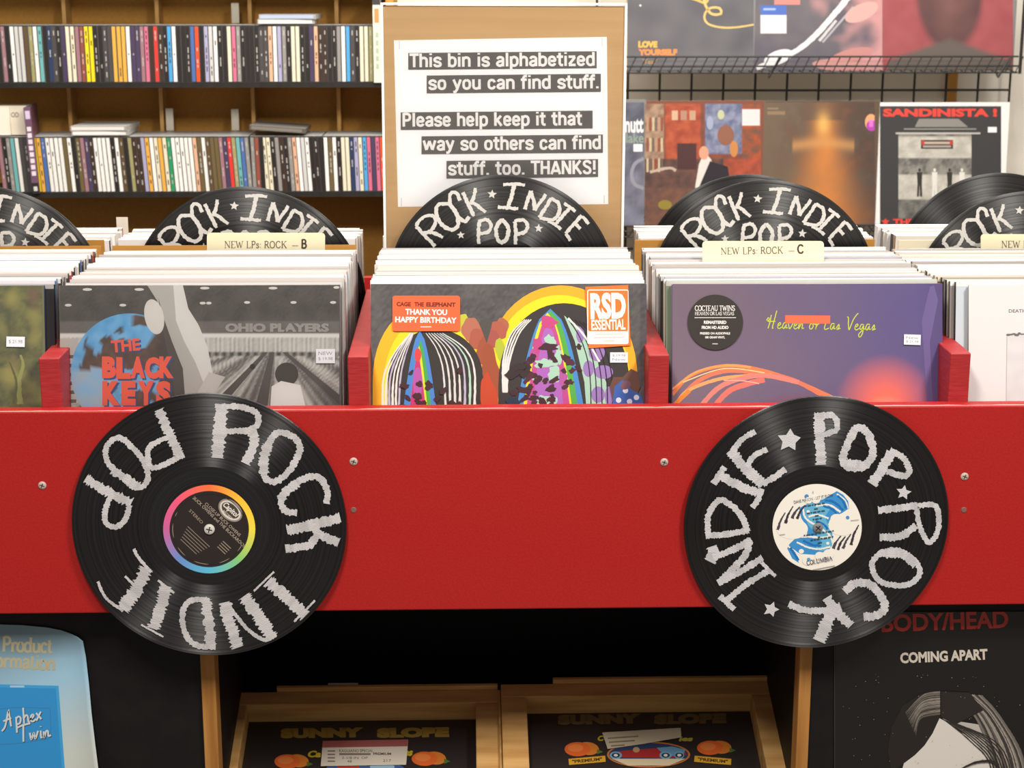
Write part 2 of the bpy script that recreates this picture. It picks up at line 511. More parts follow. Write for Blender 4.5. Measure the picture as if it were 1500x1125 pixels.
class Art:
    """printing or paint on a flat surface: shapes given where the photograph shows them, laid on the surface's own plane"""

    def __init__(self, mw, clip=None, base=0.00025, eps=0.000012):
        self.mw, self.mi, self.clip = mw, mw.inverted(), clip
        self.mb, self.base, self.eps, self.n = MB(), base, eps, 0
        self.xf = None

    def p(self, q, y):
        if self.xf:
            q = self.xf(q)
        x, z = on_plane(self.mi, q[0], q[1])
        return (x, y, z)

    def up(self):
        self.n += 1
        return -(self.base + self.n * self.eps)

    def cut(self, pts):
        if not self.clip:
            return pts
        x0, y0, x1, y1 = self.clip
        for ax, lim, sg in ((0, x0, 1), (0, x1, -1), (1, y0, 1), (1, y1, -1)):
            out = []
            for i in range(len(pts)):
                a, b = pts[i - 1], pts[i]
                ia, ib = (a[ax] - lim) * sg >= 0, (b[ax] - lim) * sg >= 0
                if ia != ib:
                    t = (lim - a[ax]) / (b[ax] - a[ax])
                    out.append((a[0] + (b[0] - a[0]) * t, a[1] + (b[1] - a[1]) * t))
                if ib:
                    out.append((b[0], b[1]))
            pts = out
            if len(pts) < 3:
                return []
        return pts

    def _add(self, pts, c, y):
        pts = self.cut([(q[0], q[1]) for q in pts])
        if len(pts) < 3:
            return
        P = [self.p(q, y) for q in pts]
        if len(P) <= 4:
            self.mb.face(P, c)
        else:
            tri = tessellate_polygon([[Vector((q[0], q[2], 0)) for q in P]])
            self.mb.idx(P, tri, [c] * len(tri))

    def poly(self, pts, c):
        self._add(pts, c, self.up())

    def rect(self, x0, y0, x1, y1, c, rot=0.0):
        cx, cy = (x0 + x1) / 2, (y0 + y1) / 2
        ca, sa = cos(radians(rot)), sin(radians(rot))
        self.poly([(cx + (x - cx) * ca - (y - cy) * sa, cy + (x - cx) * sa + (y - cy) * ca) for x, y in ((x0, y1), (x1, y1), (x1, y0), (x0, y0))], c)

    def rrect(self, x0, y0, x1, y1, r, c):
        pts = []
        for cx, cy, a0 in ((x1 - r, y1 - r, 0), (x0 + r, y1 - r, 90), (x0 + r, y0 + r, 180), (x1 - r, y0 + r, 270)):
            pts += [(cx + r * cos(radians(a0 + k * 22.5)), cy + r * sin(radians(a0 + k * 22.5))) for k in range(5)]
        self.poly(pts, c)

    def ell(self, cx, cy, rx, ry, c, rot=0.0, n=48, a0=0, a1=360):
        ca, sa = cos(radians(rot)), sin(radians(rot))
        pts = []
        m = n if a1 - a0 >= 360 else n + 1
        for k in range(m):
            a = radians(a0 + (a1 - a0) * k / n)
            x, y = rx * cos(a), ry * sin(a)
            pts.append((cx + x * ca - y * sa, cy + x * sa + y * ca))
        self.poly(pts, c)

    def blob(self, cx, cy, rx, ry, c, rot=0.0, n=14, rough=.3):
        ca, sa = cos(radians(rot)), sin(radians(rot))
        pts = []
        for k in range(n):
            t, q = 2 * pi * k / n, random.uniform(1 - rough, 1 + rough)
            x, y = rx * q * cos(t), ry * q * sin(t)
            pts.append((cx + x * ca - y * sa, cy + x * sa + y * ca))
        self.poly([tuple(v) for v in smooth_line(pts, 2.0, True)[:-1]], c)

    def star(self, cx, cy, r, c, rot=0.0, inner=0.45):
        y = self.up()
        pts = []
        for k in range(10):
            a = radians(rot - 90 + 36 * k)
            q = (r if k % 2 == 0 else r * inner) * random.uniform(.9, 1.1)
            pts.append((cx + q * cos(a), cy + q * sin(a)))
        self._add(pts, c, y)

    def ring(self, cx, cy, r0, r1, fy, cfn, n=72):
        y = self.up()
        for k in range(n):
            a, b = 2 * pi * k / n, 2 * pi * (k + 1) / n
            q = [(cx + r * cos(t), cy + r * fy * sin(t)) for r, t in ((r0, a), (r1, a), (r1, b), (r0, b))]
            ca, cb = cfn(a), cfn(b)
            self.mb.face([self.p(t, y) for t in q], [ca, ca, cb, cb])

    def stroke(self, pts, w, c, jag=0.0, closed=False, step=3.0, curve=True, y=None, vary=0.0):
        y = self.up() if y is None else y
        run = 1.0
        flat = pts if isinstance(pts[0], (tuple, list)) else [(pts[i], pts[i + 1]) for i in range(0, len(pts), 2)]
        L = smooth_line(flat, step, closed, curve)
        n = len(L)
        cross = []
        for i, q in enumerate(L):
            if closed:
                d = L[(i + 1) % (n - 1)] - L[(i - 1) % (n - 1)]
            else:
                d = L[min(i + 1, n - 1)] - L[max(i - 1, 0)]
            if d.length < 1e-6:
                d = Vector((1, 0))
            nn = Vector((-d.y, d.x)).normalized()
            ww = w if not isinstance(w, (tuple, list)) else w[0] + (w[1] - w[0]) * i / max(1, n - 1)
            a = ww / 2 * (1 + random.uniform(-jag, jag))
            b = ww / 2 * (1 + random.uniform(-jag, jag))
            cross.append((q + nn * a, q - nn * b))
        if closed:
            cross[-1] = cross[0]
        for i in range(n - 1):
            if vary:
                run = max(1 - vary, min(1.0, run + random.uniform(-.5, .5) * vary))
            self._add([cross[i][0], cross[i][1], cross[i + 1][1], cross[i + 1][0]], scale(c, run) if vary else c, y)

    def grid(self, x0, y0, x1, y1, nx, ny, fn):
        y = self.up()
        P, C = [], []
        for j in range(ny + 1):
            for i in range(nx + 1):
                x, z = x0 + (x1 - x0) * i / nx, y0 + (y1 - y0) * j / ny
                P.append(self.p((x, z), y)); C.append(H(fn(x, z)))
        b = len(self.mb.v)
        self.mb.v += P
        for j in range(ny):
            for i in range(nx):
                k = j * (nx + 1) + i
                f = (k + nx + 1, k + nx + 2, k + 1, k)
                self.mb.f.append(tuple(b + t for t in f)); self.mb.c.append([C[t] for t in f])

    def text(self, s, cx, cy, w, h, c, rot=0.0, bold=0.0, shear=0.0):
        """text fitted to a w x h pixel box centred on (cx, cy)"""
        y = self.up()
        vs, fs = font_mesh(s, bold)
        xs, ys = [v[0] for v in vs], [v[1] for v in vs]
        bx, by = (min(xs) + max(xs)) / 2, (min(ys) + max(ys)) / 2
        kx, ky = w / (max(xs) - min(xs)), h / (max(ys) - min(ys))
        ca, sa = cos(radians(rot)), sin(radians(rot))
        P = []
        for x, z in vs:
            u, v = (x - bx) * kx, -(z - by) * ky
            u -= v * shear
            P.append((cx + u * ca - v * sa, cy + u * sa + v * ca))
        if self.clip:
            for f in fs:
                self._add([P[i] for i in f], c, y)
        else:
            self.mb.idx([self.p(q, y) for q in P], fs, [c] * len(fs))

    def chars(self, glyph, s, x, y0, h, c, wk, wt=None, rot=0.0, track=1.0, sx=1.0, shear=0.0):
        """stroke lettering starting at (x, y0) on its baseline"""
        ca, sa = cos(radians(rot)), sin(radians(rot))
        pen = 0.0
        yl = self.up()
        k_ = 0

        def pt(u, v):
            u, v = (pen + u * sx + v * shear) * h, -v * h
            return (x + u * ca - v * sa, y0 + u * sa + v * ca)
        for ch in s:
            g = glyph[ch]
            for k in g[1]:
                if isinstance(k[0], str):
                    wd, q = (wk if k[0] == 'k' else wt), k[1]
                else:
                    wd, q = wk, k
                pts = [pt(q[i], q[i + 1]) for i in range(0, len(q), 2)]
                self.stroke(pts, wd * h, c, 0, False, max(0.8, h / 14), len(pts) > 4, yl - k_ * 4e-6)
                k_ += 1
            if len(g) > 2:
                for i in range(0, len(g[2]), 2):
                    a, b = pt(g[2][i] - .12 / sx, g[2][i + 1]), pt(g[2][i] + .12 / sx, g[2][i + 1])
                    self.stroke([a, b], wt * h, c, y=yl - k_ * 4e-6)
                    k_ += 1
            pen += g[0] * sx * track
        self.n += int(k_ * 4e-6 / self.eps) + 1

    def arc(self, s, cx, cy, r, fy, mid, span, h, c, bold=0.0, inward=False, glyph=None):
        """letters along a circle; mid and span in degrees, 0 = top, clockwise"""
        n = len(s)
        for i, ch in enumerate(s):
            if ch == ' ':
                continue
            a = mid + (i / max(1, n - 1) - .5) * span * (-1 if inward else 1)
            x, z = cx + r * sin(radians(a)), cy - r * fy * cos(radians(a))
            rt = a + (180 if inward else 0)
            vs, _ = font_mesh(ch, bold)
            ww = (max(v[0] for v in vs) - min(v[0] for v in vs)) * h * 1.2
            hh = (max(v[1] for v in vs) - min(v[1] for v in vs)) * h * 1.35
            self.text(ch, x, z, max(ww, .4), max(hh, .4), c, rt, bold)

    def build(self, name, mat, parent):
        return self.mb.build(name, mat, parent, self.mw)


def price_sticker(parent, mw, x0, y0, x1, y1, rot=0.0, lines=('$ 19.98',)):
    a = Art(mw, base=0.0020)
    a.rect(x0, y0, x1, y1, 'ebe8ee', rot)
    h = (y1 - y0) / (len(lines) + .6)
    for i, s in enumerate(lines):
        a.text(s, (x0 + x1) / 2, y0 + h * (i + .8), (x1 - x0) * .74, h * .62, '8c8894', rot)
    o = a.build('price_sticker', 'paper', parent)
    o['label'] = 'small white price sticker'
    return o


# ================================================================== the setting
def structure(name, x0, x1, y0, y1, z0, z1, mat):
    o = MB().box(x0, x1, y0, y1, z0, z1).build(name, mat)
    o['kind'] = 'structure'
    return o


structure('floor', -3, 3, -2.6, 2.6, -0.05, 0.0, 'floor')
structure('wall_back', -3, 3, 2.60, 2.68, 0.0, 3.0, 'wall')

# ================================================================== record rack
X0, X1 = -0.92, 1.02
ZT = W(700, 599, 0).z                     # top edge of the red board
ZB = W(700, 893, 0).z
ZREC = W(745, 416, .085).z                # top edge of the front records
FLOOR = ZREC - .312
rack = empty('record_rack', Matrix.Translation((0, 0, 0)))
tag(rack, 'red painted record rack with open bins over dark shelves on wooden uprights', 'rack')


def rpart(name, x0, x1, y0, y1, z0, z1, mat, bevel=0.0, c='808080'):
    return MB().box(x0, x1, y0, y1, z0, z1, c).build(name, mat, rack, None, False, bevel)


fb = rpart('front_board', X0, X1, 0.0, .022, ZB, ZT, 'red', .0016)
fb['label'] = 'long red painted front board'
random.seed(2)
m = MB()  # worn paint along the top edge; its pale pink also paints in the glare
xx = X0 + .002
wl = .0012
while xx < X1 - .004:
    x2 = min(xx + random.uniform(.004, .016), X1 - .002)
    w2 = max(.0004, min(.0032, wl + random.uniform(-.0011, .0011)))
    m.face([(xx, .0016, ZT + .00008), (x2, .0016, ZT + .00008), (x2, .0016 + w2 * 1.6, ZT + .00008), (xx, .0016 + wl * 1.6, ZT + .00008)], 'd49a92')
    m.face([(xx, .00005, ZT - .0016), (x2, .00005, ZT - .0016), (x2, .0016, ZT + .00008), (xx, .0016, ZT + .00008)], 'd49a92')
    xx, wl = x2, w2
m.build('worn_glare_edge', 'paper', rack)['label'] = 'pale worn top edge with painted glare'
DIV = [W(px, 560, .0).x for px in (66, 523, 968, 1414)]
dz = W(523, 522, .024).z
for x in DIV:
    m = MB()
    ht = .0115
    P = [(x - ht, .0225, FLOOR - .0003), (x + ht, .0225, FLOOR - .0003), (x + ht, .385, FLOOR - .0003), (x - ht, .385, FLOOR - .0003),
         (x - ht, .0225, dz), (x + ht, .0225, dz), (x + ht, .385, dz + .012), (x - ht, .385, dz + .012)]
    m.idx(P, [(0, 1, 5, 4), (4, 5, 6, 7), (1, 2, 6, 5), (3, 0, 4, 7), (2, 3, 7, 6), (0, 3, 2, 1)], ['808080'] * 6)
    m.build('bin_divider', 'redgrain', rack, None, False, .0012)
rpart('bin_floor', X0, X1, .0225, .85, FLOOR - .0195, FLOOR - .0005, 'red')
rpart('back_board', X0, X1, .3985, .4165, FLOOR - .0003, ZREC - .13, 'wood', .001)
rpart('rear_board', X0, X1, .851, .869, FLOOR - .0195, FLOOR + .19, 'red')
rpart('end_board', X0, X0 + .02, .0225, .85, FLOOR - .0003, FLOOR + .19, 'red')
rpart('end_board', X1 - .02, X1, .0225, .85, FLOOR - .0003, FLOOR + .19, 'red')
for px, py in ((518, 676), (518, 747), (62, 711), (973, 677), (1413, 698), (1412, 747)):
    p = W(px, py, 0)
    s = MB()
    if (px, py) == (1412, 747) or (px, py) == (518, 747):
        s.lathe([(0, -.0007), (.0028, -.0007), (.0034, 0)], '7a5a50', 16)
    else:
        s.lathe([(0, -.0016), (.0026, -.0016), (.0042, -.0008), (.0046, 0)], 'b8a79c', 20)
        for a in (20, 110):
            T = Matrix.Rotation(radians(a), 4, 'Y')
            s.box(-.0027, .0027, -.0018, -.0015, -.0005, .0005, '4a3c38', T=T)
    o = s.build('screw', 'crayon', rack, Matrix.Translation(p))
# dark panels and uprights below
SH = .335                                 # lower shelf
YPN = .040                                # the dark panels stand back under the red board
xl0, xl1 = W(293, 965, YPN - .006).x, W(314, 965, YPN - .006).x
xr0, xr1 = W(1172, 965, YPN - .006).x, W(1190, 965, YPN - .006).x
rpart('upright', xl0, xl1, YPN - .006, YPN + .022, 0.0, FLOOR - .0200, 'upright', .001)
rpart('upright', xr0, xr1, YPN - .006, YPN + .022, 0.0, FLOOR - .0200, 'upright', .001)
rpart('side_panel', X0, xl0 - .0005, YPN, YPN + .018, 0.0, FLOOR - .0200, 'black')
rpart('side_panel', xr1 + .0005, X1, YPN, YPN + .018, 0.0, FLOOR - .0200, 'black')
rpart('partition', xl0, xl1 - .004, YPN + .0225, .44, 0.0, FLOOR - .0200, 'black')
rpart('partition', xr0 + .004, xr1, YPN + .0225, .44, 0.0, FLOOR - .0200, 'black')
rpart('shelf_back', X0, X1, .4405, .455, 0.0, FLOOR - .0200, 'black')
rpart('lower_shelf', xl1 + .0005, xr0 - .0005, .01, .44, SH - .018, SH, 'black')


# ================================================================== vinyl records
def vinyl(name, mw, r=.151):
    m = MB()
    m.lathe([(0, 0), (r * .995, 0), (r, -.0007), (r * .995, -.0018), (r * .975, -.0019), (r * .962, -.0014), (r * .45, -.0014), (.052, -.0014), (0, -.0014)], '1a1819', 128)
    o = m.build(name, 'vinyl', None, mw)
    return o


def Zm(x0, y0, s):
    return lambda q: (x0 + q[0] / s, y0 + q[1] / s)


CH = 'c6c2c3'
# --- left disc on the board
c = W(307, 770.5, -.006)
mwL = Matrix.Translation(c) @ Matrix.Rotation(radians(-1.2), 4, 'X')
discL = vinyl('vinyl_record', mwL, .1530)
tag(discL, 'black vinyl record lettered ROCK INDIE POP with rainbow ringed label, on the red board', 'record', 'vinyl records screwed to the front board')
a = Art(mwL, base=.0021); a.xf = Zm(80, 570, 2.8136)
J = .2
VARY = .2
WK = .9


def S(pts, w, jag=J, closed=False, curve=True):
    a.stroke(pts, w * WK, CH, jag * 1.35, closed, 4.5, curve, None, VARY)


S((690, 60, 682, 160, 672, 282), 56)
S((690, 70, 770, 72, 832, 96, 838, 140, 800, 166, 708, 172), 27)
S((795, 165, 822, 190, 815, 245, 787, 305), 42)
S(((920, 178), (880, 230), (862, 300), (868, 362), (912, 378), (962, 340), (1000, 280), (1012, 235), (985, 195)), 30, J, True)
S((880, 228, 862, 290, 866, 345), 44)
S((1120, 470, 1126, 420, 1100, 372, 1060, 358, 1000, 382, 948, 425, 934, 460, 952, 500, 1000, 508), 30)
S((1000, 384, 948, 428, 936, 455), 40)
S((958, 580, 1070, 555, 1178, 528), 46)
S((1062, 560, 1100, 600, 1172, 630), 40)
S((1085, 590, 1050, 640, 952, 655), 36)
S((905, 750, 822, 830), 9); S((880, 788, 950, 850, 1034, 932), 50, .28); S((1074, 868, 988, 956), 10)
S((782, 850, 840, 930, 895, 1018), 52, .28); S((915, 1008, 870, 1030, 812, 1000, 752, 935, 715, 880), 17)
S((702, 876, 722, 960, 758, 1062), 54, .28)
S((626, 866, 636, 960, 646, 1062), 44, .3); S((640, 868, 570, 866, 534, 900, 530, 970, 556, 1030, 600, 1056, 665, 1058), 26)
S((428, 785, 494, 838), 11); S((462, 808, 440, 890, 408, 985), 52, .25); S((358, 968, 450, 1018), 9)
S((378, 735, 340, 820, 280, 902), 58, .25); S((328, 656, 348, 692, 400, 752), 15); S((292, 768, 330, 806), 11); S((180, 790, 214, 858, 284, 912), 13)
S((130, 365, 220, 420, 318, 468), 42, .28); S((238, 425, 212, 490, 212, 545, 250, 566, 288, 540, 312, 475), 26)
S(((250, 202), (215, 240), (222, 300), (272, 350), (330, 402), (372, 392), (386, 350), (362, 285), (315, 232), (285, 205)), 26, J, True)
S((240, 330, 300, 370, 350, 398), 36, .3)
S((432, 82, 470, 170, 520, 278), 42, .25); S((468, 195, 400, 230, 386, 275, 412, 322, 535, 268), 25)
a.build('lettering', 'chalk', discL)['label'] = 'rough silver hand-painted letters'
# its label
a = Art(mwL, base=.0017); a.xf = Zm(230, 700, 7.5)
cx, cy = 576, 558
RB = ['f8703c', 'f8c03c', 'f0d848', '88c870', '58b8d8', '6a8ac8', 'c8609a', 'f0587a', 'f8703c']


def rainbow(t):
    k = ((t + pi / 2) % (2 * pi)) / (2 * pi) * 8
    i = int(k) % 8
    return mix(RB[i], RB[i + 1], k - int(k))


a.ell(cx, cy, 506, 486, '2a2220', n=72)
a.ring(cx, cy, 436, 506, .96, rainbow)
a.ell(808, 352, 150, 104, '8a8078', 42); a.ell(808, 352, 132, 88, 'cfc8be', 42); a.ell(808, 352, 112, 68, '4a3f3a', 42)
a.text('Capitol', 808, 348, 196, 80, 'e6dfd4', 42, .02, .2)
a.text('RECORDS', 778, 402, 130, 26, 'e6dfd4', 42)
a.text('CLOSE-UP BUCK OWENS', 725, 452, 520, 34, 'b0a090', 43)
a.text('BUCK OWENS and THE BUCKAROOS', 686, 480, 780, 36, 'b0a090', 44)
a.text('STEREO', 432, 420, 200, 32, '9a8c7c', 45)
for k in range(6):
    n = 330 - k * 18
    a.rect(400 + k * -22 - n / 2 + 60, 640 + k * 22 - 4, 400 + k * -22 + n / 2 + 60, 640 + k * 22 + 4, '85786a', 43)
for k in range(4):
    a.rect(770 - k * 20 - 60, 730 + k * 20 - 5, 770 - k * 20 + 60, 730 + k * 20 + 5, '8f8272', 43)
a.ring(cx, cy, 398, 404, .96, lambda t: H('9c9080') if (int(t * 26) % 2 and .5 < t < 3.6) else H('2a2220'))
lab = a.build('label', 'paper', discL)
lab['label'] = 'dark label with a rainbow ring'
s = MB().lathe([(0, -.0021), (.0034, -.002), (.0056, -.0012), (.006, 0)], 'c9c4be', 24)
for q in (15, 105):
    s.box(-.0034, .0034, -.0023, -.0019, -.0006, .0006, '3a3432', T=Matrix.Rotation(radians(q), 4, 'Y'))
p = on_plane(mwL.inverted(), 307.2, 774.5)
s.build('screw', 'crayon', discL, mwL @ Matrix.Translation((p[0], -.0021, p[1])))

# --- right disc
c = W(1195.5, 767.5, -.006)
mwR = Matrix.Translation(c) @ Matrix.Rotation(radians(1.0), 4, 'X')
discR = vinyl('vinyl_record', mwR, .1502)
tag(discR, 'black vinyl record lettered INDIE POP ROCK with blue wave label, on the red board', 'record', 'vinyl records screwed to the front board')
a = Art(mwR, base=.0021); a.xf = Zm(980, 570, 2.8136)
CH = 'cbc8ca'
J = .18
VARY = .2
S((614, 100, 620, 200, 624, 310), 46); S((598, 108, 670, 106, 692, 140, 682, 170, 630, 188), 27)
S(((770, 160), (738, 215), (714, 288), (742, 318), (802, 316), (838, 262), (826, 196), (800, 162)), 36, J, True); S((730, 300, 800, 312), 34)
S((915, 258, 880, 320, 834, 390), 44); S((908, 250, 962, 280, 988, 330, 966, 356, 896, 336), 28)
a.star(965, 424, 34, CH, 10)
S((860, 496, 940, 488, 1022, 478), 32); S((1020, 480, 1092, 476, 1110, 530, 1102, 592, 1072, 628, 1046, 600, 1026, 540, 1018, 482), 24); S((1016, 560, 950, 604, 866, 606), 34)
S(((884, 668), (842, 700), (838, 745), (868, 788), (930, 806), (996, 796), (1032, 752), (1010, 704), (950, 664)), 26, J, True); S((880, 675, 960, 680, 1015, 722), 38)
S((722, 832, 762, 800, 822, 800, 872, 848, 886, 900, 850, 930, 800, 936), 36)
S((492, 882, 560, 908, 650, 908, 705, 890), 30); S((648, 856, 676, 900, 748, 972), 42); S((672, 905, 640, 980, 616, 1036), 58)
a.star(420, 904, 36, CH, 20)
S((208, 850, 232, 872, 268, 905), 26); S((240, 865, 320, 800, 415, 740), 28); S((380, 712, 410, 742, 438, 768), 16)
S((176, 645, 182, 672, 166, 708), 52); S((180, 690, 260, 660, 338, 618), 30); S((330, 618, 306, 690, 204, 795), 32); S((200, 796, 290, 750, 384, 692), 30)
S((150, 602, 240, 594, 328, 580), 28); S((160, 600, 160, 520, 205, 456, 252, 474, 300, 524, 322, 584), 28)
S((228, 318, 206, 350, 182, 388), 28); S((206, 352, 280, 392, 362, 424), 40); S((382, 408, 366, 450, 342, 486), 26)
S((250, 250, 310, 320, 386, 392), 46); S((256, 260, 300, 205, 354, 172), 26); S((318, 318, 350, 272, 402, 244), 26); S((384, 386, 430, 362, 478, 326), 30)
a.star(494, 208, 50, CH, 5, .55)
a.build('lettering', 'chalk', discR)['label'] = 'rough silver hand-painted letters'
a = Art(mwR, base=.0017); a.xf = Zm(1120, 700, 7.5)
cx, cy = 574, 536
CREAM = 'ece6dc'
a.ell(cx, cy, 490, 474, CREAM, n=72)
a.poly([(425, 300), (520, 255), (640, 230), (790, 140), (860, 180), (915, 250), (925, 330), (850, 380), (720, 440), (690, 520), (740, 600), (750, 720), (700, 790), (550, 840), (400, 830), (330, 800), (375, 930), (300, 880), (245, 770), (270, 720), (345, 650), (460, 640), (470, 540), (400, 440), (375, 330)], '3c8cc8')
a.poly([(430, 310), (520, 260), (650, 270), (720, 330), (660, 420), (700, 520), (740, 640), (740, 740), (640, 800), (540, 780), (620, 700), (560, 600), (480, 520), (430, 400)], '62aed0')
for pts, w in (((790, 170, 880, 240, 915, 330), 14), ((560, 300, 700, 290, 830, 370), 22), ((480, 420, 580, 400, 700, 440), 20), ((420, 330, 450, 440, 600, 540, 720, 640, 760, 790), 20),
               ((350, 640, 480, 640, 620, 650, 720, 640), 22), ((350, 700, 480, 760, 600, 775, 720, 750), 18), ((255, 745, 330, 800, 400, 850), 16)):
    a.stroke(pts, w, CREAM, .3, step=14)
for pts in ((640, 300, 740, 340, 800, 400), (560, 470, 640, 500, 690, 560), (420, 680, 520, 730, 620, 740), (280, 760, 340, 850, 370, 900), (800, 190, 860, 250, 890, 330), (660, 240, 760, 260, 860, 350)):
    a.stroke(pts, 22, '1f6cb4', .3, step=14)
a.ell(300, 555, 172, 112, CREAM); a.ell(850, 520, 152, 108, CREAM); a.ell(790, 440, 70, 50, CREAM)
for k, (x, z, l) in enumerate(((180, 470, 190), (265, 400, 190), (340, 375, 130), (395, 370, 150), (790, 700, 140), (840, 710, 150), (900, 690, 160), (985, 620, 220))):
    a.stroke([(x - 40, z + l / 2), (x - 10, z), (x + 45, z - l / 2)], [34, 10], '3a3038' if k % 2 else '4a4450', .3, step=12)
for x, z, r in ((458, 198, 24), (908, 430, 20), (480, 888, 22)):
    a.ell(x, z, r, r, '4a8cc0')
for x, z, r in ((475, 365, 18), (690, 712, 18), (400, 800, 28), (470, 900, 60), (600, 850, 50), (700, 830, 60), (560, 230, 50), (480, 240, 40)):
    a.ell(x, z, r, r * .9, CREAM)
a.ell(480, 888, 20, 18, '5a9cc8')
a.text('DAVE MASON - LET IT FLOW', 535, 222, 440, 34, '4a4650', -10.5)
for z, n, x in ((285, 230, 550), (330, 40, 560), (365, 200, 560), (405, 40, 570), (440, 100, 575), (478, 40, 580), (598, 330, 590), (640, 40, 600), (655, 250, 625), (700, 50, 605)):
    u = -n / 2
    while u < n / 2 - 6:
        l_ = min(random.uniform(14, 46), n / 2 - u)
        a.rect(x + u, z - 7 - u * .16, x + u + l_, z + 7 - u * .16, '3a4a58', -9)
        u += l_ + 9
a.chars(SF, 'COLUMBIA', 462, 950, 46, '4a4650', .15, .07, -11, 1.08, .98)
a.rect(520, 975, 770, 983, '8a8480', -11)
a.rect(940, 452, 1030, 458, '9a948e', -6); a.rect(160, 610, 220, 616, '9a948e', -6); a.rect(524, 138, 530, 160, '6a6460')
lab = a.build('label', 'paper', discR)
lab['label'] = 'cream label with blue waves'
s = MB().lathe([(0, -.0019), (.0034, -.0018), (.0054, -.001), (.0058, 0)], '7a7a7c', 24)
for q in (40, 130):
    s.box(-.0034, .0034, -.0021, -.0017, -.0006, .0006, '2a2a2c', T=Matrix.Rotation(radians(q), 4, 'Y'))
p = on_plane(mwR.inverted(), 1197.5, 772)
s.build('screw', 'crayon', discR, mwR @ Matrix.Translation((p[0], -.0021, p[1])))


# --- discs standing at the back of the bins
def disc_pose(px, top_py, Y, r, roll=0.0, lean=3.0):
    """frame of a disc whose rim top is seen at (px, top_py) when standing at depth Y"""
    p = W(px, top_py, Y)
    ln = radians(lean)
    cz = p.z - r * cos(ln)
    return Matrix.Translation((p.x, Y - r * sin(ln), cz)) @ Matrix.Rotation(-ln, 4, 'X') @ Matrix.Rotation(radians(roll), 4, 'Y')


YD = .376
mwC = disc_pose(735, 256, YD, .151)
back_disc = vinyl('vinyl_record', mwC)
a = Art(mwC, base=.0021); a.xf = Zm(540, 0, 2.8125)
CH = 'c4c1bc'


def T(pts, w=18, closed=False):
    a.stroke(pts, w * .8, CH, .3, closed, 5)


T((196, 932, 230, 968, 274, 1014)); T((194, 932, 222, 896, 262, 888, 276, 910, 262, 944, 226, 962)); T((246, 956, 276, 962, 306, 978))
T(((285, 845), (280, 888), (308, 930), (346, 946), (368, 926), (362, 880), (332, 842)), 20, True)
T((376, 826, 362, 796, 338, 796, 336, 836, 366, 886, 396, 912, 414, 892))
T((388, 792, 410, 840, 434, 890)); T((440, 774, 434, 808, 420, 842)); T((426, 832, 452, 850, 482, 874))
a.star(508, 800, 19, CH, 6)
T((554, 760, 602, 758, 644, 762), 17); T((600, 762, 588, 812, 572, 856), 22); T((532, 852, 572, 856, 616, 860), 17)
T((668, 786, 654, 826, 644, 862)); T((668, 786, 680, 828, 684, 866)); T((684, 866, 706, 834, 730, 800))
T((752, 816, 728, 856, 702, 896)); T((750, 816, 782, 838, 784, 876, 758, 904, 704, 898))
T((804, 838, 828, 852, 852, 870), 16); T((830, 856, 798, 890, 768, 924)); T((738, 910, 766, 924, 792, 944), 16)
T((872, 892, 842, 926, 812, 962)); T((868, 888, 888, 900, 906, 922), 17); T((846, 922, 860, 930, 872, 942), 17); T((812, 962, 822, 976, 832, 990), 17)
T((456, 912, 452, 958, 454, 1004)); T((452, 912, 486, 904, 504, 928, 492, 954, 458, 962))
T(((548, 906), (526, 940), (530, 980), (548, 998), (570, 978), (574, 936)), 20, True)
T((602, 912, 606, 958, 604, 1006)); T((600, 910, 638, 906, 654, 930, 642, 956, 606, 964))
a.star(380, 968, 17, CH, -5); a.star(700, 940, 19, CH, 4)
a.build('lettering', 'chalk', back_disc)['label'] = 'silver hand-painted letters'
GD = 'hand-lettered record dividers in the bins'
tag(back_disc, 'black record lettered ROCK INDIE POP standing against the cardboard notice', 'record', GD)
for px, ty, roll, lb in ((357, 273, 0, 'black record lettered ROCK INDIE POP behind the letter B tab'),
                         (1122, 263, 1, 'black record lettered ROCK INDIE POP behind the letter C tab'),
                         (-28, 272, 4, 'black record lettered ROCK INDIE POP cut by the left edge of the photo'),
                         (1508, 280, 0, 'black record lettered ROCK INDIE POP cut by the right edge of the photo')):
    o = copy_tree(back_disc, disc_pose(px, ty, YD, .151, roll))
    tag(o, lb, 'record', GD)

# ================================================================== LP sleeves
LEAN = radians(9.5)
SW = .3145
TW = 'fbf8f4'


def sleeve(mw, w, h, t, front, side, top, name='lp_record', lip=None):
    m = MB()
    cut = h - .005
    P = []
    for z in (0, cut, h):
        P += [(-w / 2, 0, z), (w / 2, 0, z), (w / 2, t, z), (-w / 2, t, z)]
    F, C = [(0, 3, 2, 1), (8, 9, 10, 11)], [side, top]
    for k, fc, sc in ((0, front, side), (4, lip or front, side)):
        F += [(k, k + 1, k + 5, k + 4), (k + 1, k + 2, k + 6, k + 5), (k + 3, k, k + 4, k + 7), (k + 2, k + 3, k + 7, k + 6)]
        C += [fc, sc, sc, side]
    m.idx(P, F, C)
    return m.build(name, 'sleeve', None, mw)


def pose_front(pxc, top_py, h, Y=.085, lean=LEAN, yaw=0.0):
    """a sleeve whose front top edge centre is seen at (pxc, top_py)"""
    p = W(pxc, top_py, Y)
    return Matrix.Translation((p.x, Y - h * sin(lean), p.z - h * cos(lean))) @ Matrix.Rotation(yaw, 4, 'Z') @ Matrix.Rotation(-lean, 4, 'X')


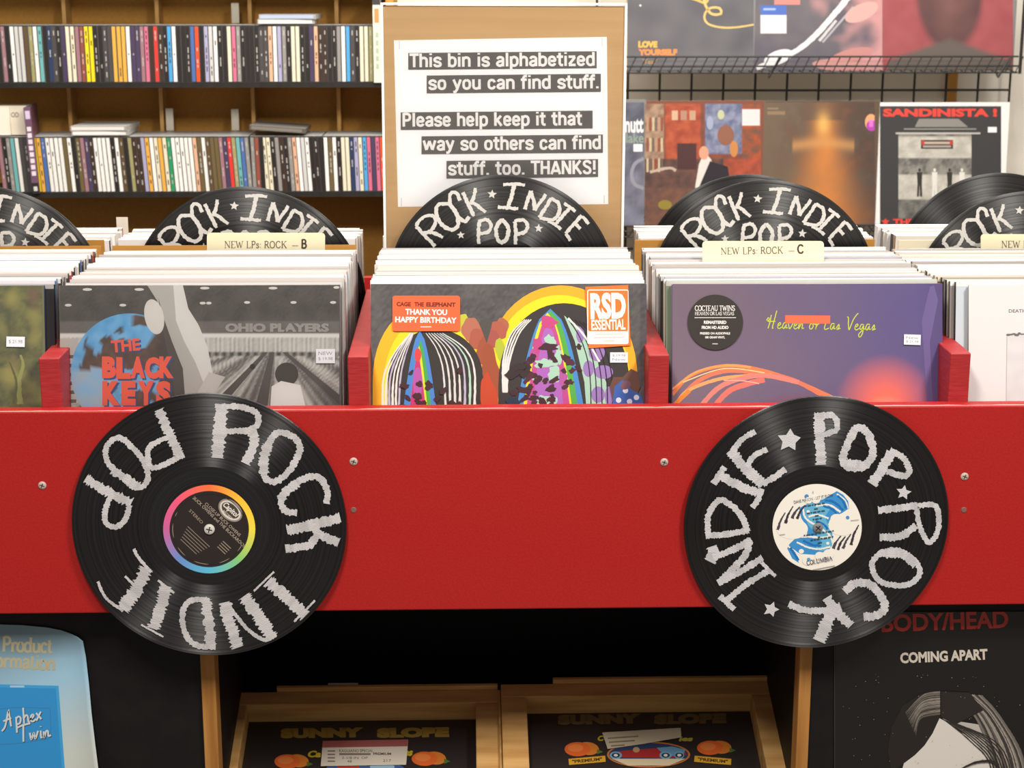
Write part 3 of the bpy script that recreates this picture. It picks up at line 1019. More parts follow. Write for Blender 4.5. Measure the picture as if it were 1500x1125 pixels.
def wrap(parent, mw, w, h, t):
    m = MB()
    e = .0022
    x0, x1, y0, y1 = -w / 2 - e, w / 2 + e + .004, -.0035, t + .001
    m.idx([(x0, y0, 0), (x1, y0, 0), (x1, y1, 0), (x0, y1, 0), (x0, y0, h + .003), (x1, y0, h + .003), (x1, y1, h + .003), (x0, y1, h + .003)],
          [(0, 1, 5, 4), (1, 2, 6, 5), (3, 0, 4, 7)], ['ffffff'] * 3)
    o = m.build('plastic_sleeve', 'clear', parent, mw)
    o['label'] = 'clear plastic outer sleeve'
    return o


# ---- left front album
HS = .3145
mwA = pose_front(292.5, 418, HS)
A = sleeve(mwA, .3185, HS, .006, '6a6562', 'd8d4d0', TW)
tag(A, 'LP with a black and white bowling lane cover and blue ball, fronting the left bin', 'record')
a = Art(mwA, (88, 418, 497, 640))


def lanes(x, y):
    n = ns(x, y, .35) * .05 + ns(x, y, .05, 3) * .05
    if y < 471: return mix('645f5c', '4c4846', .5 + n * 8)
    if y < 488: return mix('77726e', '67625f', .5 + n * 6)
    if y < 496: return H('d9d5d1')
    if y < 515: return mix('d0ccc8', '98938e', .4 + .4 * sin(x * .9) + n * 5)
    if y < 522: return mix('4a4644', '9a9692', .4 + .6 * sin(x * .55))
    s = (x - 402) / (y - 498)
    v = .5 + .5 * sin(s * 5.2)
    v = v * .8 + .25 * sin(s * 37)
    return mix('6a6562', 'cfcbc6', v + n * 4)


a.grid(88, 418, 497, 640, 136, 74, lanes)
for x, z, w in ((128, 424, 14), (100, 447, 10), (180, 447, 10), (204, 424, 14), (300, 422, 14), (297, 444, 9), (362, 443, 9), (430, 443, 9), (488, 443, 9), (400, 422, 13), (493, 421, 9), (306, 444, 8)):
    a.ell(x, z, w / 2, 2, 'd8d4cf', n=16)
for x, z in ((390, 540), (352, 540), (462, 536)):
    a.poly([(398 + (x - 398) * .25, 516), (404 + (x - 398) * .25, 516), (x + (x - 398) * 1.6 + 9, 640), (x + (x - 398) * 1.6 - 16, 640)], '5c5754')
a.rect(88, 496, 112, 592, 'b8b2ac')
for k in range(7):
    a.rect(88, 520 + k * 13, 112, 525 + k * 13, '6a605c')


def ballc(x, y):
    v = ns(x, y, .026, 7.3) + .5 * ns(x, y, .06, 1.3)
    d = hypot(x - 150, y - 540)
    if x > 232 + ns(x, y, .03) * 14: return H('544b47')
    if y > 540 and x < 165: return mix('8cb8d8', 'a8b4c0', ns(x, y, .05) + .5)
    return mix('5e9fd0', '7db4dc', ns(x, y, .08, 2) + .5) if v > -.04 else mix('574b46', '6e5850', ns(x, y, .1) + .5)


y_ = a.up()
rings = 26
for j in range(rings):                                # mottled ball built ring by ring
    for k in range(60):
        q = []
        for rr, kk in ((j, k), (j + 1, k), (j + 1, k + 1), (j, k + 1)):
            rad, t = rr / rings, 2 * pi * kk / 60
            q.append((190 + 86 * rad * cos(t), 546 + 87 * rad * sin(t)))
        if max(p[1] for p in q) < 640:
            P = [a.p(p, y_) for p in q]
            C = [ballc(*p) for p in q]
            a.mb.face(P if j else [P[0], P[1], P[2]], C if j else C[:3])
a.poly([(216, 418), (268, 418), (276, 452), (290, 474), (303, 506), (310, 545), (300, 592), (262, 592), (268, 540), (250, 500), (240, 470), (230, 440)], 'b3aeaa')
a.poly([(254, 418), (268, 418), (276, 452), (292, 478), (304, 508), (312, 548), (316, 572), (298, 560), (286, 530), (270, 500), (258, 470)], 'd6d2ce')
a.poly([(232, 436), (240, 466), (252, 500), (268, 540), (272, 592), (258, 592), (250, 540), (240, 490)], '5a5450')
a.ell(226, 464, 14, 26, 'd4cfca', -12)
a.poly([(306, 545), (330, 552), (304, 592), (280, 592)], 'c4bfba')
a.ell(420, 548, 17, 17, '4c4744'); a.poly([(398, 566), (412, 558), (440, 564), (448, 596), (396, 596)], 'e2dedb'); a.ell(370, 537, 4, 4, '3c3836')
for dx, dz, cc in ((2.5, 2.5, '3f5a88'), (0, 0, 'ee6650')):
    a.text('THE', 184 + dx, 506 + dz, 42, 18, cc, -5, .04)
    for i, ch in enumerate('BLACK'):
        a.text(ch, 160 + i * 21 + dx, 538 + dz + (i % 2), 21, 32, cc, 0, .07)
    for i, (ch, ww) in enumerate((('K', 26), ('E', 21), ('Y', 24), ('S', 22))):
        a.text(ch, 163 + i * 25.5 + dx, 576 + dz, ww, 36, cc, 0, .07)
a.text('OHIO PLAYERS', 406, 480, 152, 13, '9d9793', 0, .06)
a.build('cover_print', 'print', A)['label'] = 'grey bowling lane print with blue and red lettering'
price_sticker(A, mwA, 463, 511, 491, 532, 0, ('NEW', '$ 19.98'))
wrap(A, mwA, .3185, HS, .006)

# ---- middle front album
mwB = pose_front(745, 416, HS)
B = sleeve(mwB, SW, HS, .0075, '55524f', 'e8e2d0', TW)
tag(B, 'LP with yellow arches on a charcoal cover and two orange stickers, fronting the middle bin', 'record')
CB = (543, 416, 947, 640)
a = Art(mwB, CB)
a.grid(543, 416, 947, 640, 110, 60, lambda x, y: mix('6b6864', '48454a', .55 + ns(x, y, .5) * .55 + ns(x, y, .03, 4) * .3 + (.3 if x > 936 else 0)))


def arch(cx, base, rx, top, c, x_shift=0.0):
    pts = [(cx - rx, 640), (cx - rx, base)]
    for k in range(1, 24):
        t = pi - pi * k / 24
        pts.append((cx + rx * cos(t) + x_shift * sin(t), base - (base - top) * sin(t) ** .9))
    pts += [(cx + rx, base), (cx + rx, 640)]
    a.poly(pts, c)


def spike(cx, top, w, base, c, p=1.5):
    pts = []
    for k in range(13):
        t = k / 12
        pts.append((cx - w * t ** (1 / p), top + (base - top) * t))
    pts2 = [(2 * cx - x, y) for x, y in reversed(pts)]
    a.poly(pts + pts2, c)


arch(628, 560, 82, 446, 'f6b62c'); arch(634, 568, 72, 462, 'fbd92c')
random.seed(14)
for x, z, rx, rz, cc in ((678, 474, 10, 14, 'c3c444'), (690, 482, 14, 18, 'b5705a'), (700, 496, 13, 16, 'ad5f4c'), (710, 512, 12, 22, 'a3573f'), (716, 545, 12, 40, '9c5238'), (717, 580, 12, 34, 'b24e30'), (716, 606, 12, 28, 'c64c2e')):
    a.blob(x, z, rx, rz, cc, 8, 14, .12)
arch(638, 560, 70, 482, '3c3836')
arch(822, 560, 112, 418, 'f5ae2e'); arch(820, 566, 103, 432, 'fcdc2c')
for x, z, rx, rz, cc in ((736, 478, 9, 12, 'b0684e'), (729, 484, 14, 14, 'b0604e'), (722, 496, 11, 14, 'a85850'), (733, 512, 7, 18, 'b4bf3a'), (720, 548, 12, 42, 'a0543a'), (717, 588, 12, 40, 'c44c30')):
    a.blob(x, z, rx, rz, cc, -8, 14, .12)
a.poly([(704, 478), (713, 503), (719, 482), (722, 468), (704, 468)], '55524f')
arch(826, 566, 96, 444, '3f3b3a')
# white ribs of the two domes
for i in range(6):
    a.stroke([(606 - i * 1.0, 488), (594 - i * 3.6, 520), (586 - i * 5.0, 560), (584 - i * 4.2, 640)], [1.2, 4.2], 'e4dfda' if i % 3 else 'b9b3c8', .25, step=5)
for i in range(7):
    a.stroke([(624 + i * 4, 488), (640 + i * 7, 512), (650 + i * 7.6, 550), (654 + i * 6.4, 640)], [1.2, 4.6], ('e4dfda', 'b9b3c8', 'b5d4c0')[i % 3] if i > 3 else 'd9d4d2', .25, step=5)
for i in range(4):
    a.stroke([(778 - i * 3, 468), (760 - i * 4, 490), (746 - i * 3, 530), (742 - i * 1.5, 575)], [1.5, 3.4], 'e6e1dc', .25, step=5)
dom = [(826, 462), (850, 480), (872, 520), (888, 560), (896, 600), (896, 640), (862, 640), (856, 560), (842, 500)]
a.poly(dom, 'a9cdb8')
for x, z, rx, rz in ((874, 515, 12, 14), (862, 540, 8, 12), (884, 545, 14, 10), (876, 578, 10, 12), (870, 605, 16, 10), (850, 490, 6, 12), (892, 580, 6, 14)):
    a.ell(x, z, rx, rz, '9a7ab8')
for i in range(5):
    a.stroke([(830 + i * 6, 464 + i * 2), (852 + i * 7, 500), (864 + i * 8, 550), (866 + i * 8, 640)], 1.6, '2e2a2c', .2, step=5)
a.stroke([(832, 466), (856, 492), (878, 530)], 3, 'e9e4e0', .2)
# coloured spikes
spike(615, 484, 29, 640, '4f86cc', 1.7); spike(616, 498, 20, 640, '4da84c', 1.5); spike(614, 506, 16, 640, 'd9dc30', 1.4); spike(612, 514, 16, 640, 'c23c78', 1.3)
a.ell(612, 560, 7, 22, 'b45aa8'); a.ell(612, 520, 5, 10, 'e0484c')
spike(806, 452, 56, 640, '4c8ccc', 2); spike(807, 455, 45, 640, '58ac4c', 2); spike(802, 458, 41, 640, 'e8dc2c', 2); spike(803, 463, 37, 640, 'c05090', 1.9)
spike(803, 474, 26, 640, 'ae68bc', 2)
random.seed(5)
for x, z, rx, rz, cc in ((806, 500, 8, 9, 'a9d2ba'), (800, 532, 17, 7, 'a9d2ba'), (812, 548, 9, 10, 'a9d2ba'), (788, 556, 8, 5, 'a9d2ba'), (800, 590, 14, 14, 'a9d2ba'), (818, 520, 5, 12, 'a9d2ba'),
                         (780, 520, 5, 12, 'b45aa0'), (826, 556, 6, 16, 'b45aa0'), (786, 505, 7, 10, 'c04c88'), (803, 472, 12, 8, 'c84c84'), (800, 612, 14, 10, 'a9d2ba')):
    a.blob(x, z, rx, rz, cc)
for k in range(44):
    x, z = random.choice([random.gauss(778, 9), random.gauss(806, 12), random.gauss(834, 9)]), random.uniform(508, 602)
    a.blob(x, z, random.uniform(3, 9), random.uniform(2.6, 5.2), '4a2e36' if k % 3 else '57303c', random.uniform(-50, 50))
a.blob(803, 508, 13, 5, '4a2e36'); a.blob(806, 518, 4, 9, '4a2e36'); a.blob(756, 545, 14, 7, '3a3034', -30); a.blob(750, 590, 10, 8, '2c3c50')
for k in range(12):
    a.blob(random.gauss(612, 11), random.uniform(536, 600), random.uniform(3, 8), random.uniform(2.6, 5), '4a2c30', random.uniform(-50, 50))
for k in range(7):
    a.blob(random.gauss(662, 15), random.uniform(540, 600), random.uniform(3, 6), random.uniform(4, 9), '4a3034')
a.stroke([(742, 552), (756, 538), (772, 540), (764, 552)], 9, '3c3234', .2)
# blue scribble at the right
a.poly([(893, 566), (898, 552), (912, 552), (924, 540), (934, 545), (938, 566), (928, 590), (900, 600)], '6a4a42')
a.poly([(900, 566), (912, 556), (924, 570), (938, 578), (942, 590), (930, 600), (896, 600)], '3f62ac')
for x, z in ((906, 586), (922, 588), (916, 572), (932, 582)):
    a.ell(x, z, 4, 4, 'd8dcea', n=14)
a.ell(916, 564, 8, 6, '7a5664', -30)
a.build('cover_print', 'print', B)['label'] = 'painted yellow arches and coloured bands on charcoal'
a = Art(mwB, None, base=.0022)
a.rrect(575, 433, 674, 485, 4, 'ee6a40')
for i, (s_, w_) in enumerate((('CAGE', 21), ('THE', 14), ('ELEPHANT', 43))):
    a.text(s_, (591.5, 614, 646)[i], 445.5 + i * .3, w_, 6.5, '7a2e1c', .8, .05)
a.text('THANK YOU', 624.5, 457, 61, 8.5, 'fbf3ee', 1, .035)
a.text('HAPPY BIRTHDAY', 624, 468.5, 90, 8.5, 'fbf3ee', 1, .035)
a.rect(616, 478, 632, 479.4, 'f8d8cc')
a.build('band_sticker', 'print', B)['label'] = 'orange sticker with white lettering'
a = Art(mwB, None, base=.0022)
a.poly([(857, 420), (920, 417.5), (923.5, 506), (862, 510)], 'f27b33')
a.rrect(860, 424, 920.5, 504, 3, 'f2ede8'); a.rrect(861.5, 425.5, 919.5, 485, 2, 'f27b33')
a.text('RSD', 890.5, 448, 52, 39, 'f6f0ea', -1, .05)
a.text('ESSENTIAL', 891, 475.5, 50, 15.5, 'f6f0ea', -1, .03)
for k in range(3):
    a.rect(892 - (20, 22, 8)[k], 488.4 + k * 5, 892 + (20, 22, 8)[k], 490 + k * 5, 'd9d0cb', -1)
a.build('shop_sticker', 'print', B)['label'] = 'orange and white sticker with tall white letters'
price_sticker(B, mwB, 893.5, 516, 919.5, 531, 0, ('$ 19.98', 'New'))

# ---- right front album
mwC2 = pose_front(1182.5, 416, HS)
Cc = sleeve(mwC2, .3115, HS, .006, '5a4c72', '8a8494', TW)
tag(Cc, 'LP with hazy purple cover, orange light trails and round black sticker, fronting the right bin', 'record')
a = Art(mwC2, (985, 416, 1380.5, 640))


def haze(x, y):
    u, v = (x - 985) / 396, (y - 416) / 176
    b = mix('73626f', '5b5182', u * 1.15 - .1 + .18 * ns(x, y, .012) + .15 * v * (1 - u))
    b = mix(b, '857384', max(0, v - .15) * .6 * (1 - u))
    g = ns(x, y, .5) * .08
    b = mix(b, '4a3a63', g + max(0, (u - .9)) * 4)
    d = hypot((x - 1297) / 62, (y - 592) / 62)
    b = mix(b, 'f0705e', 1.25 - d * 1.05)
    d2 = hypot((x - 1297) / 32, (y - 598) / 20)
    b = mix(b, 'f8a890', .7 - d2 * .7)
    d3 = hypot((x - 1170) / 80, (y - 610) / 36)
    b = mix(b, '94343c', 1.0 - d3)
    return b


a.grid(985, 416, 1380.5, 640, 120, 68, haze)
for pts, w, cc in (((985, 578, 1012, 550, 1060, 536, 1110, 541, 1170, 560, 1240, 592), 5, 'e8804e'), ((985, 570, 1020, 545, 1062, 535.5, 1100, 538), 3, 'f5a05c'),
                   ((990, 592, 1020, 560, 1060, 544, 1110, 546, 1160, 556, 1215, 585), 6, 'e87a5c'), ((988, 598, 1005, 574, 1050, 556, 1100, 550, 1130, 549), 5, 'f2a468'),
                   ((1022, 600, 1050, 570, 1080, 556, 1120, 550, 1170, 560), 7, 'e08478'), ((1040, 604, 1066, 574, 1096, 562, 1120, 556), 8, 'e2766a'),
                   ((985, 596, 996, 585, 1010, 572), 6, 'e8883c'), ((1060, 557, 1090, 558, 1112, 562), 1.5, 'f0b09a'), ((1000, 560, 1060, 540, 1120, 546), 1.6, 'f8cf90')):
    a.stroke(pts, w, cc, .08)
a.poly([(1350, 470), (1362, 420), (1368, 418), (1374, 440), (1362, 500), (1366, 592), (1358, 592)], '6a5c8e')
a.chars(HW, 'Heaven or Las Vegas', 1121, 481, 21, 'c6d040', .065, None, 1, 1.0, .84, .14)
a.rect(1150, 462, 1216, 474, 'ee6c4c', .5)
a.build('cover_print', 'print', Cc)['label'] = 'purple print with orange light trails'
a = Art(mwC2, None, base=.002)
a.ell(1047.5, 472, 40.5, 40.5, '38332f', n=64)
a.chars(SF, 'COCTEAU TWINS', 1017.5, 455, 7.2, 'f0ece6', .13, .08, 0, 1.0, .88)
a.chars(SF, 'HEAVEN OR LAS VEGAS', 1017.5, 461.5, 4.6, 'e8e4de', .14, .09, 0, 1.0, .97)
a.rect(1017, 464.8, 1077.5, 465.8, 'e8e4de')
a.text('REMASTERED', 1047, 472, 33, 4.8, 'f0ece6', 0, .04); a.text('FROM HD AUDIO', 1047, 479.6, 39, 4.8, 'f0ece6', 0, .04)
a.text('PRESSED ON AUDIOPHILE', 1047, 488.2, 44, 3.5, 'e8e4de', 0, .04); a.text('180 GRAM VINYL', 1047, 494, 29, 3.5, 'e8e4de', 0, .04)
a.rect(1043, 502.8, 1051, 504.2, 'c8c4be')
a.build('round_sticker', 'print', Cc)['label'] = 'round black sticker with white lettering'
price_sticker(Cc, mwC2, 1323.5, 490, 1348, 505, 2, ('New', '$ 21.98'))

# ---- far left and far right front albums
w = .3145
mwD = pose_front(62 - 203, 419, HS, .085)
D = sleeve(mwD, w, HS, .006, '6a6a50', '3a4460', TW)
tag(D, 'LP with a mottled olive green forest cover at the left edge', 'record')
a = Art(mwD, (-140, 419, 62, 640))


def moss(x, y):
    v = ns(x, y, .05, 2) + .6 * ns(x, y, .13, 5) + .4 * ns(x, y, .35)
    b = mix('6b6b48', '4e5240', .5 + v)
    b = mix(b, '8a8450', (ns(x, y, .03, 9) - .1) * 1.6 + (.3 if y > 540 else 0) * (ns(x, y, .08) + .4))
    return mix(b, '6a5648', (ns(x, y, .03, 20) - .1) * 1.5 * (1 if y < 470 else .4))


a.grid(-140, 419, 62, 640, 76, 80, moss)
a.stroke([(30, 592), (28, 560), (34, 535), (30, 520)], [9, 3], '8a8a56', .2); a.stroke([(20, 592), (24, 560), (14, 530)], [5, 2], '5a5c40', .2)
a.build('cover_print', 'print', D)
price_sticker(D, mwD, 10, 493, 37, 508, 1, ('$ 21.98',))

mwE = pose_front(1418 + 199, 417, HS, .085)
E = sleeve(mwE, .312, HS, .006, 'dcd9d8', 'a09a92', TW)
tag(E, 'white LP with small grey lettering fronting the far right bin', 'record')
a = Art(mwE, (1419, 417, 1800, 640))
a.rect(1419, 417, 1800, 640, 'dedbda')
a.text('DEATH', 1490, 455.5, 25, 5, '6a6868', 0, .02)
a.grid(1475, 487, 1750, 640, 40, 24, lambda x, y: mix('d2cfd0', 'dad8d8', .5 + ns(x, y, .06)))
for k in range(16):
    a.ell(1477 + k * 4, 489.5 + random.uniform(-1.5, 2), random.uniform(2, 4), random.uniform(1, 2.5), '6c6a68', 0, 10)
a.stroke([(1475, 492), (1474, 560), (1474, 640)], 1, 'b8b4b2')
a.build('cover_print', 'print', E)

# ---- the rows of records behind each front album
ORD = ['first', 'second', 'third', 'fourth', 'fifth', 'sixth', 'seventh', 'eighth', 'ninth', 'tenth', '11th', '12th', '13th', '14th', '15th', '16th', '17th', '18th', '19th', '20th']


def ordn(n):
    if n <= 10:
        return ORD[n - 1]
    return f"{n}{'th' if 10 < n % 100 < 14 else {1: 'st', 2: 'nd', 3: 'rd'}.get(n % 10, 'th')}"


SIDES = {
    'left': ['262426', '5a7ab8', '8aa4d0', '3a3436', 'd8d4d0', '6a6462', 'e4e0dc', '4a4442', 'c8c2ba', 'b04a44', 'e8e4e0', '2c2a2c', 'd6b88a', 'e8e4e0'],
    'b': ['dcd8d6', 'e8e4e2', 'cfcac8', 'e4d8d8', 'f0ece8', 'c0bab8', 'e8e4e0', 'b8b0ae', 'e8e0d8', '8c8684'],
    'mid': ['e8e2d4', 'd8d2cc', 'f0ece4', 'c8b8a8', 'e8e4e0', 'a88c74', 'e4e0dc', 'd8c8b0', '6a605c', 'ece8e4'],
    'c': ['8c9c84', 'c8b8a0', 'd8a8a0', 'e4dcc8', '6c8cb8', '3a3432', '9a9490', '5c4c48', 'd0ccc8', '2c2a2a', 'c8c4c0', 'e0dcd8', '2e2a2a', 'e8e4e0'],
    'right': ['4a4642', '8a8478', '3c3836', 'b8b2a8', '5a5048', 'a87858', 'd0b890', 'e0d0ac', '6a5c50', 'c8b48c', 'e8e0d0', '4c4440', 'dcd8d0', 'd8c8b8'],
}
TOPS = ['f0ece8', 'e2deda', 'f4f1ee', 'c8c2be', 'ebe2da', 'dcd8d6', 'bdb6b2', 'f0ebe4', 'd6ccc6', 'eeeae6', 'a8a19d']
TINT = {'c': {1: 'b9c6b4', 2: 'a8c8e8', 4: 'e8d4dc', 9: 'd8ccd0'}, 'b': {3: 'f0c8c8', 6: 'c8d0dc', 9: 'e8b8b4'}, 'mid': {5: 'cfc6cc', 12: 'e8d4b8'}, 'left': {4: 'd0d8dc', 8: 'e8d0cc'}, 'right': {3: 'e0d4b8', 5: 'ddd0b8'}}
BINS = [('left', D, mwD, 'the olive forest LP', 'far left bin', 27), ('b', A, mwA, 'the bowling lane LP', 'left bin', 30),
        ('mid', B, mwB, 'the yellow arch LP', 'middle bin', 32), ('c', Cc, mwC2, 'the purple haze LP', 'right bin', 29), ('right', E, mwE, 'the white LP', 'far right bin', 27)]
random.seed(21)
YEND = {'left': .338, 'b': .338, 'mid': .352, 'c': .345, 'right': .338}
for key, root, mw, what, bin_name, n in BINS:
    base = mw.translation
    ytop = base.y + HS * sin(LEAN)
    y = ytop + .0095
    pitch = (YEND[key] - y) / n
    for i in range(n):
        h = HS + random.uniform(-.0022, .0018)
        if key in ('mid', 'c') and i < 2: h = HS + .001
        dx = random.uniform(-.0024, .0024)
        if key == 'right': dx -= .012 + .0016 * min(i, 10)
        if key == 'left': dx += .008
        if key == 'b': dx += .004
        if key == 'c': dx -= .003 + (.004 if i > 4 else 0)
        lean = LEAN * (1 - .5 * i / n)
        yb = y - h * sin(lean)
        zb = base.z + .001
        t = pitch * random.uniform(.66, .86)
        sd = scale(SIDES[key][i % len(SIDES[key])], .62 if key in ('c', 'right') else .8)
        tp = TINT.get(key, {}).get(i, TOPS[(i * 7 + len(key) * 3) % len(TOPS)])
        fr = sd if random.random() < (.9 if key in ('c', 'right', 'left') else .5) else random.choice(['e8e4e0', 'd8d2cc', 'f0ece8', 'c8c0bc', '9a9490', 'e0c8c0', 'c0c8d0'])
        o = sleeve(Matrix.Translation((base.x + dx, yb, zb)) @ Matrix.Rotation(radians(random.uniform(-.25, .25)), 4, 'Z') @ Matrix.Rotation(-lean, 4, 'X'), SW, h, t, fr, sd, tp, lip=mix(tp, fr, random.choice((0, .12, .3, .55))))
        tag(o, f'thin sleeved LP, {ordn(i + 1)} behind {what} in the {bin_name}', 'record', f'records filed in the {bin_name}')
        y += pitch
        if key == 'c' and y - pitch < .232 <= y:
            y += .006

# ---- the second row of bins behind
random.seed(8)
for key, root, mw, what, bin_name, n in BINS:
    y = .432
    for i in range(9):
        h = HS + random.uniform(-.002, .002)
        o = sleeve(Matrix.Translation((mw.translation.x + random.uniform(-.004, .004), y, FLOOR + .001)) @ Matrix.Rotation(radians(2), 4, 'X'),
                   SW, h, .009, random.choice(['e8e4e0', 'f0ece8', 'd8d0c8']), random.choice(['d8d4d0', '4a4442', '8a8480', 'e8e4e0', 'a87c58', 'c8c0b8']), random.choice(TOPS))
        tag(o, f'rear row sleeved LP, {ordn(i + 1)} behind the back board at the {bin_name}', 'record', f'records in the rear row behind the {bin_name}')
        y += .0128
YB2 = .585
for px, ty, lb in ((363, 275, 'plain black record just behind the lettered one at the letter B tab'), (1096, 255, 'plain black record rising behind the lettered record at the letter C tab'),
                   (1465, 253, 'plain black record rising behind the lettered record at the right edge'), (-22, 274, 'plain black record behind the lettered one at the left edge')):
    p = disc_pose(px, ty, YB2, .151, 0, 1.5)
    if px in (363, -22):
        p = disc_pose(px, ty, .3835, .151, 0, 2.0)
    o = vinyl('vinyl_record', p)
    tag(o, lb, 'record', 'plain records standing behind the lettered ones')

# ---- divider cards with tabs
def tab_card(pxc, Y, px0, py0, px1, py1, text, letter, card, xc, lb, cardcol, tilt=0.0, tx=None, hide=False):
    top = ZREC + (.0060 if not hide else -.002)
    lean = LEAN * (.5 if Y > .3 else .74)
    mw = Matrix.Translation((xc, Y - .31 * sin(lean), top - .31 * cos(lean))) @ Matrix.Rotation(-lean, 4, 'X')
    m = MB().box(-.157, .157, 0, .0022, 0, .31, cardcol)
    root = m.build('divider_card', card, None, mw)
    tag(root, lb, 'divider', 'divider cards with tabs')
    mt = mw @ Matrix.Translation((0, -.0016, 0))
    mi = mt.inverted()
    q = [on_plane(mi, x, y) for x, y in ((px0, py1), (px1, py1), (px1, py0), (px0, py0))]
    m = MB()
    r = .004
    pts = [q[0], q[1], (q[2][0], q[2][1] - r), (q[2][0] - r * .3, q[2][1] - r * .3), (q[2][0] - r, q[2][1]), (q[3][0] + r, q[3][1]), (q[3][0] + r * .3, q[3][1] - r * .3), (q[3][0], q[3][1] - r)]
    n = len(pts)
    P = [(x, 0, z) for x, z in pts] + [(x, .0015, z) for x, z in pts]
    m.idx(P, [tuple(range(n)), tuple(range(2 * n - 1, n - 1, -1))] + [((i + 1) % n, i, i + n, (i + 1) % n + n) for i in range(n)], ['dcd2b2'] * (n + 2))
    tb = m.build('tab', 'paper', root, mt)
    tb['label'] = 'cream index tab'
    a = Art(mt, (px0, py0, px1, py1), base=.0002)
    x = px0 + 26 if tx is None else tx
    hh = (py1 - py0)
    yb_ = py0 + hh * (.79 if letter != 'C' else .6)
    a.chars(SF, text, x, yb_, 9.7, '5c564e', .13, .07, tilt, 1.1, 1.01)
    a.rect(x + 99, yb_ - 3.6 + 99 * tan(radians(tilt)), x + 108, yb_ - 2.8 + 99 * tan(radians(tilt)), '6c665c')
    if letter:
        a.chars(SF, letter, x + 112, yb_ + 112 * tan(radians(tilt)), 12, '3c3630', .2, .08, tilt, 1.1, 1)
    a.build('tab_lettering', 'paper', tb)
    return root


tab_card(389, .352, 303, 341, 476, 369, 'NEW LPs: ROCK', 'B', 'card', mwA.translation.x + .0035, 'kraft card divider with cream letter B tab in the left bin', 'c8a070')
tab_card(1118, .2335, 1029, 353, 1207, 386, 'NEW LPs: ROCK', 'C', 'paper', mwC2.translation.x - .003, 'pale card divider with cream letter C tab in the right bin', 'd8d0c0', -1.0, 1056, True)
tab_card(1520, .353, 1437, 343, 1612, 368, 'NEW LPs: ROCK', '', 'paper', mwE.translation.x, 'pale card divider with cream tab at the right edge of the photo', 'd8d0c0', 0, 1467, True)
m = MB().box(-.157, .157, 0, .0025, 0, .31, 'c8a070')
o = m.build('divider_card', 'card', None, Matrix.Translation((mwD.translation.x + .008, .352 - .31 * sin(LEAN * .5), ZREC + .0058 - .31 * cos(LEAN * .5))) @ Matrix.Rotation(-LEAN * .5, 4, 'X'))
tag(o, 'plain kraft card divider without a tab in the far left bin', 'divider')

for key_, mw_, px_, cc_, lb_ in (('left', mwD, 60, 'card', 'kraft card standing behind the lettered record at the left edge'), ('c', mwC2, 952, 'card', 'kraft card standing behind the lettered record at the letter C tab'),
                                 ('right', mwE, 1340, 'paper', 'cream card standing behind the lettered record at the right edge')):
    m = MB().box(-.160, .160, 0, .003, 0, .30, 'e2d8bc')
    zt_ = W(px_, 352, .394).z
    o = m.build('backing_card', cc_, None, Matrix.Translation((mw_.translation.x - (.008 if key_ == 'c' else 0), .3945, zt_ - .30)))
    tag(o, lb_, 'card', 'plain cards at the back of the bins')

# ================================================================== cardboard notice
YS = .391
pb, pt_ = W(738, 358, YS), W(738, 9, YS)
z0 = ZREC - .1295
mwS = Matrix.Translation((pb.x, YS + .0095, z0)) @ Matrix.Rotation(radians(-.8), 4, 'X') @ Matrix.Rotation(radians(.15), 4, 'Y')
wS, hS = .3115, pt_.z - z0
notice = MB().box(-wS / 2, wS / 2, 0, .004, 0, hS, 'c8a070').build('notice_board', 'kraft', None, mwS)
tag(notice, 'brown cardboard notice about the alphabetized bin standing over the middle bin', 'sign')
a = Art(mwS)
a.poly([(577, 59), (889, 54), (891, 299), (583, 303)], 'f6f5f6')
for x, z in ((585, 66), (882, 62), (588, 296), (885, 292)):
    a.rect(x - .5, z - 6, x + .5, z + 6, 'c8c8c8')
sheet = a.build('paper_sheet', 'paper', notice)
sheet['label'] = 'white paper sheet'
a = Art(mwS, None, base=.0006)
for s_, x0, y0, x1, y1 in (('This bin is alphabetized', 598, 76, 874, 101), ('so you can find stuff.', 625, 109, 880, 135.5), ('Please help keep it that', 587, 163, 868, 189),
                           ('way so others can find', 617.5, 198, 883, 224.5), ('stuff. too. THANKS!', 654, 234, 876, 260)):
    a.poly([(x0, y0 + 1.6), (x1, y0 - 1), (x1, y1 - 1), (x0, y1 + 1.2)], '676361')
    base_ = y0 + (21.5 if y0 > 70 else 20)
    tot = sum(GR[c_][0] for c_ in s_)
    sx_ = (x1 - x0 - (17 if s_.endswith('that') else 4)) / (20.0 * tot)
    a.chars(GR, s_, x0 + 2, y0 + 22.5, 20.0, 'efecea', .19, None, -.5, 1.0, sx_)
a.build('lettering', 'paper', sheet)['label'] = 'white lettering on dark grey strips'
m = MB()
e = .0045
x0, x1, y0, y1, zt = -wS / 2 - .002, wS / 2 + .003, -.0025, .0055, hS + .003
m.idx([(x0, y0, 0), (x1, y0, 0), (x1, y1, 0), (x0, y1, 0), (x0, y0, zt), (x1, y0, zt), (x1, y1, zt), (x0, y1, zt)], [(0, 1, 5, 4), (4, 5, 6, 7), (1, 2, 6, 5), (3, 0, 4, 7)], ['ffffff'] * 4)
m.build('plastic_sleeve', 'clear', notice, mwS)['label'] = 'clear plastic sleeve'
m = MB()
for xx in (-wS / 2 - .0015, wS / 2 + .0015):
    m.box(xx - .0016, xx + .0016, -.0032, .0058, .0, hS + .004, 'efece8')
m.box(-wS / 2, wS / 2, -.0032, .0058, hS + .0012, hS + .0042, 'f4f1ee')
m.build('sleeve_edge', 'sleeve', notice, mwS)['label'] = 'whitish edge seam of the plastic sleeve'

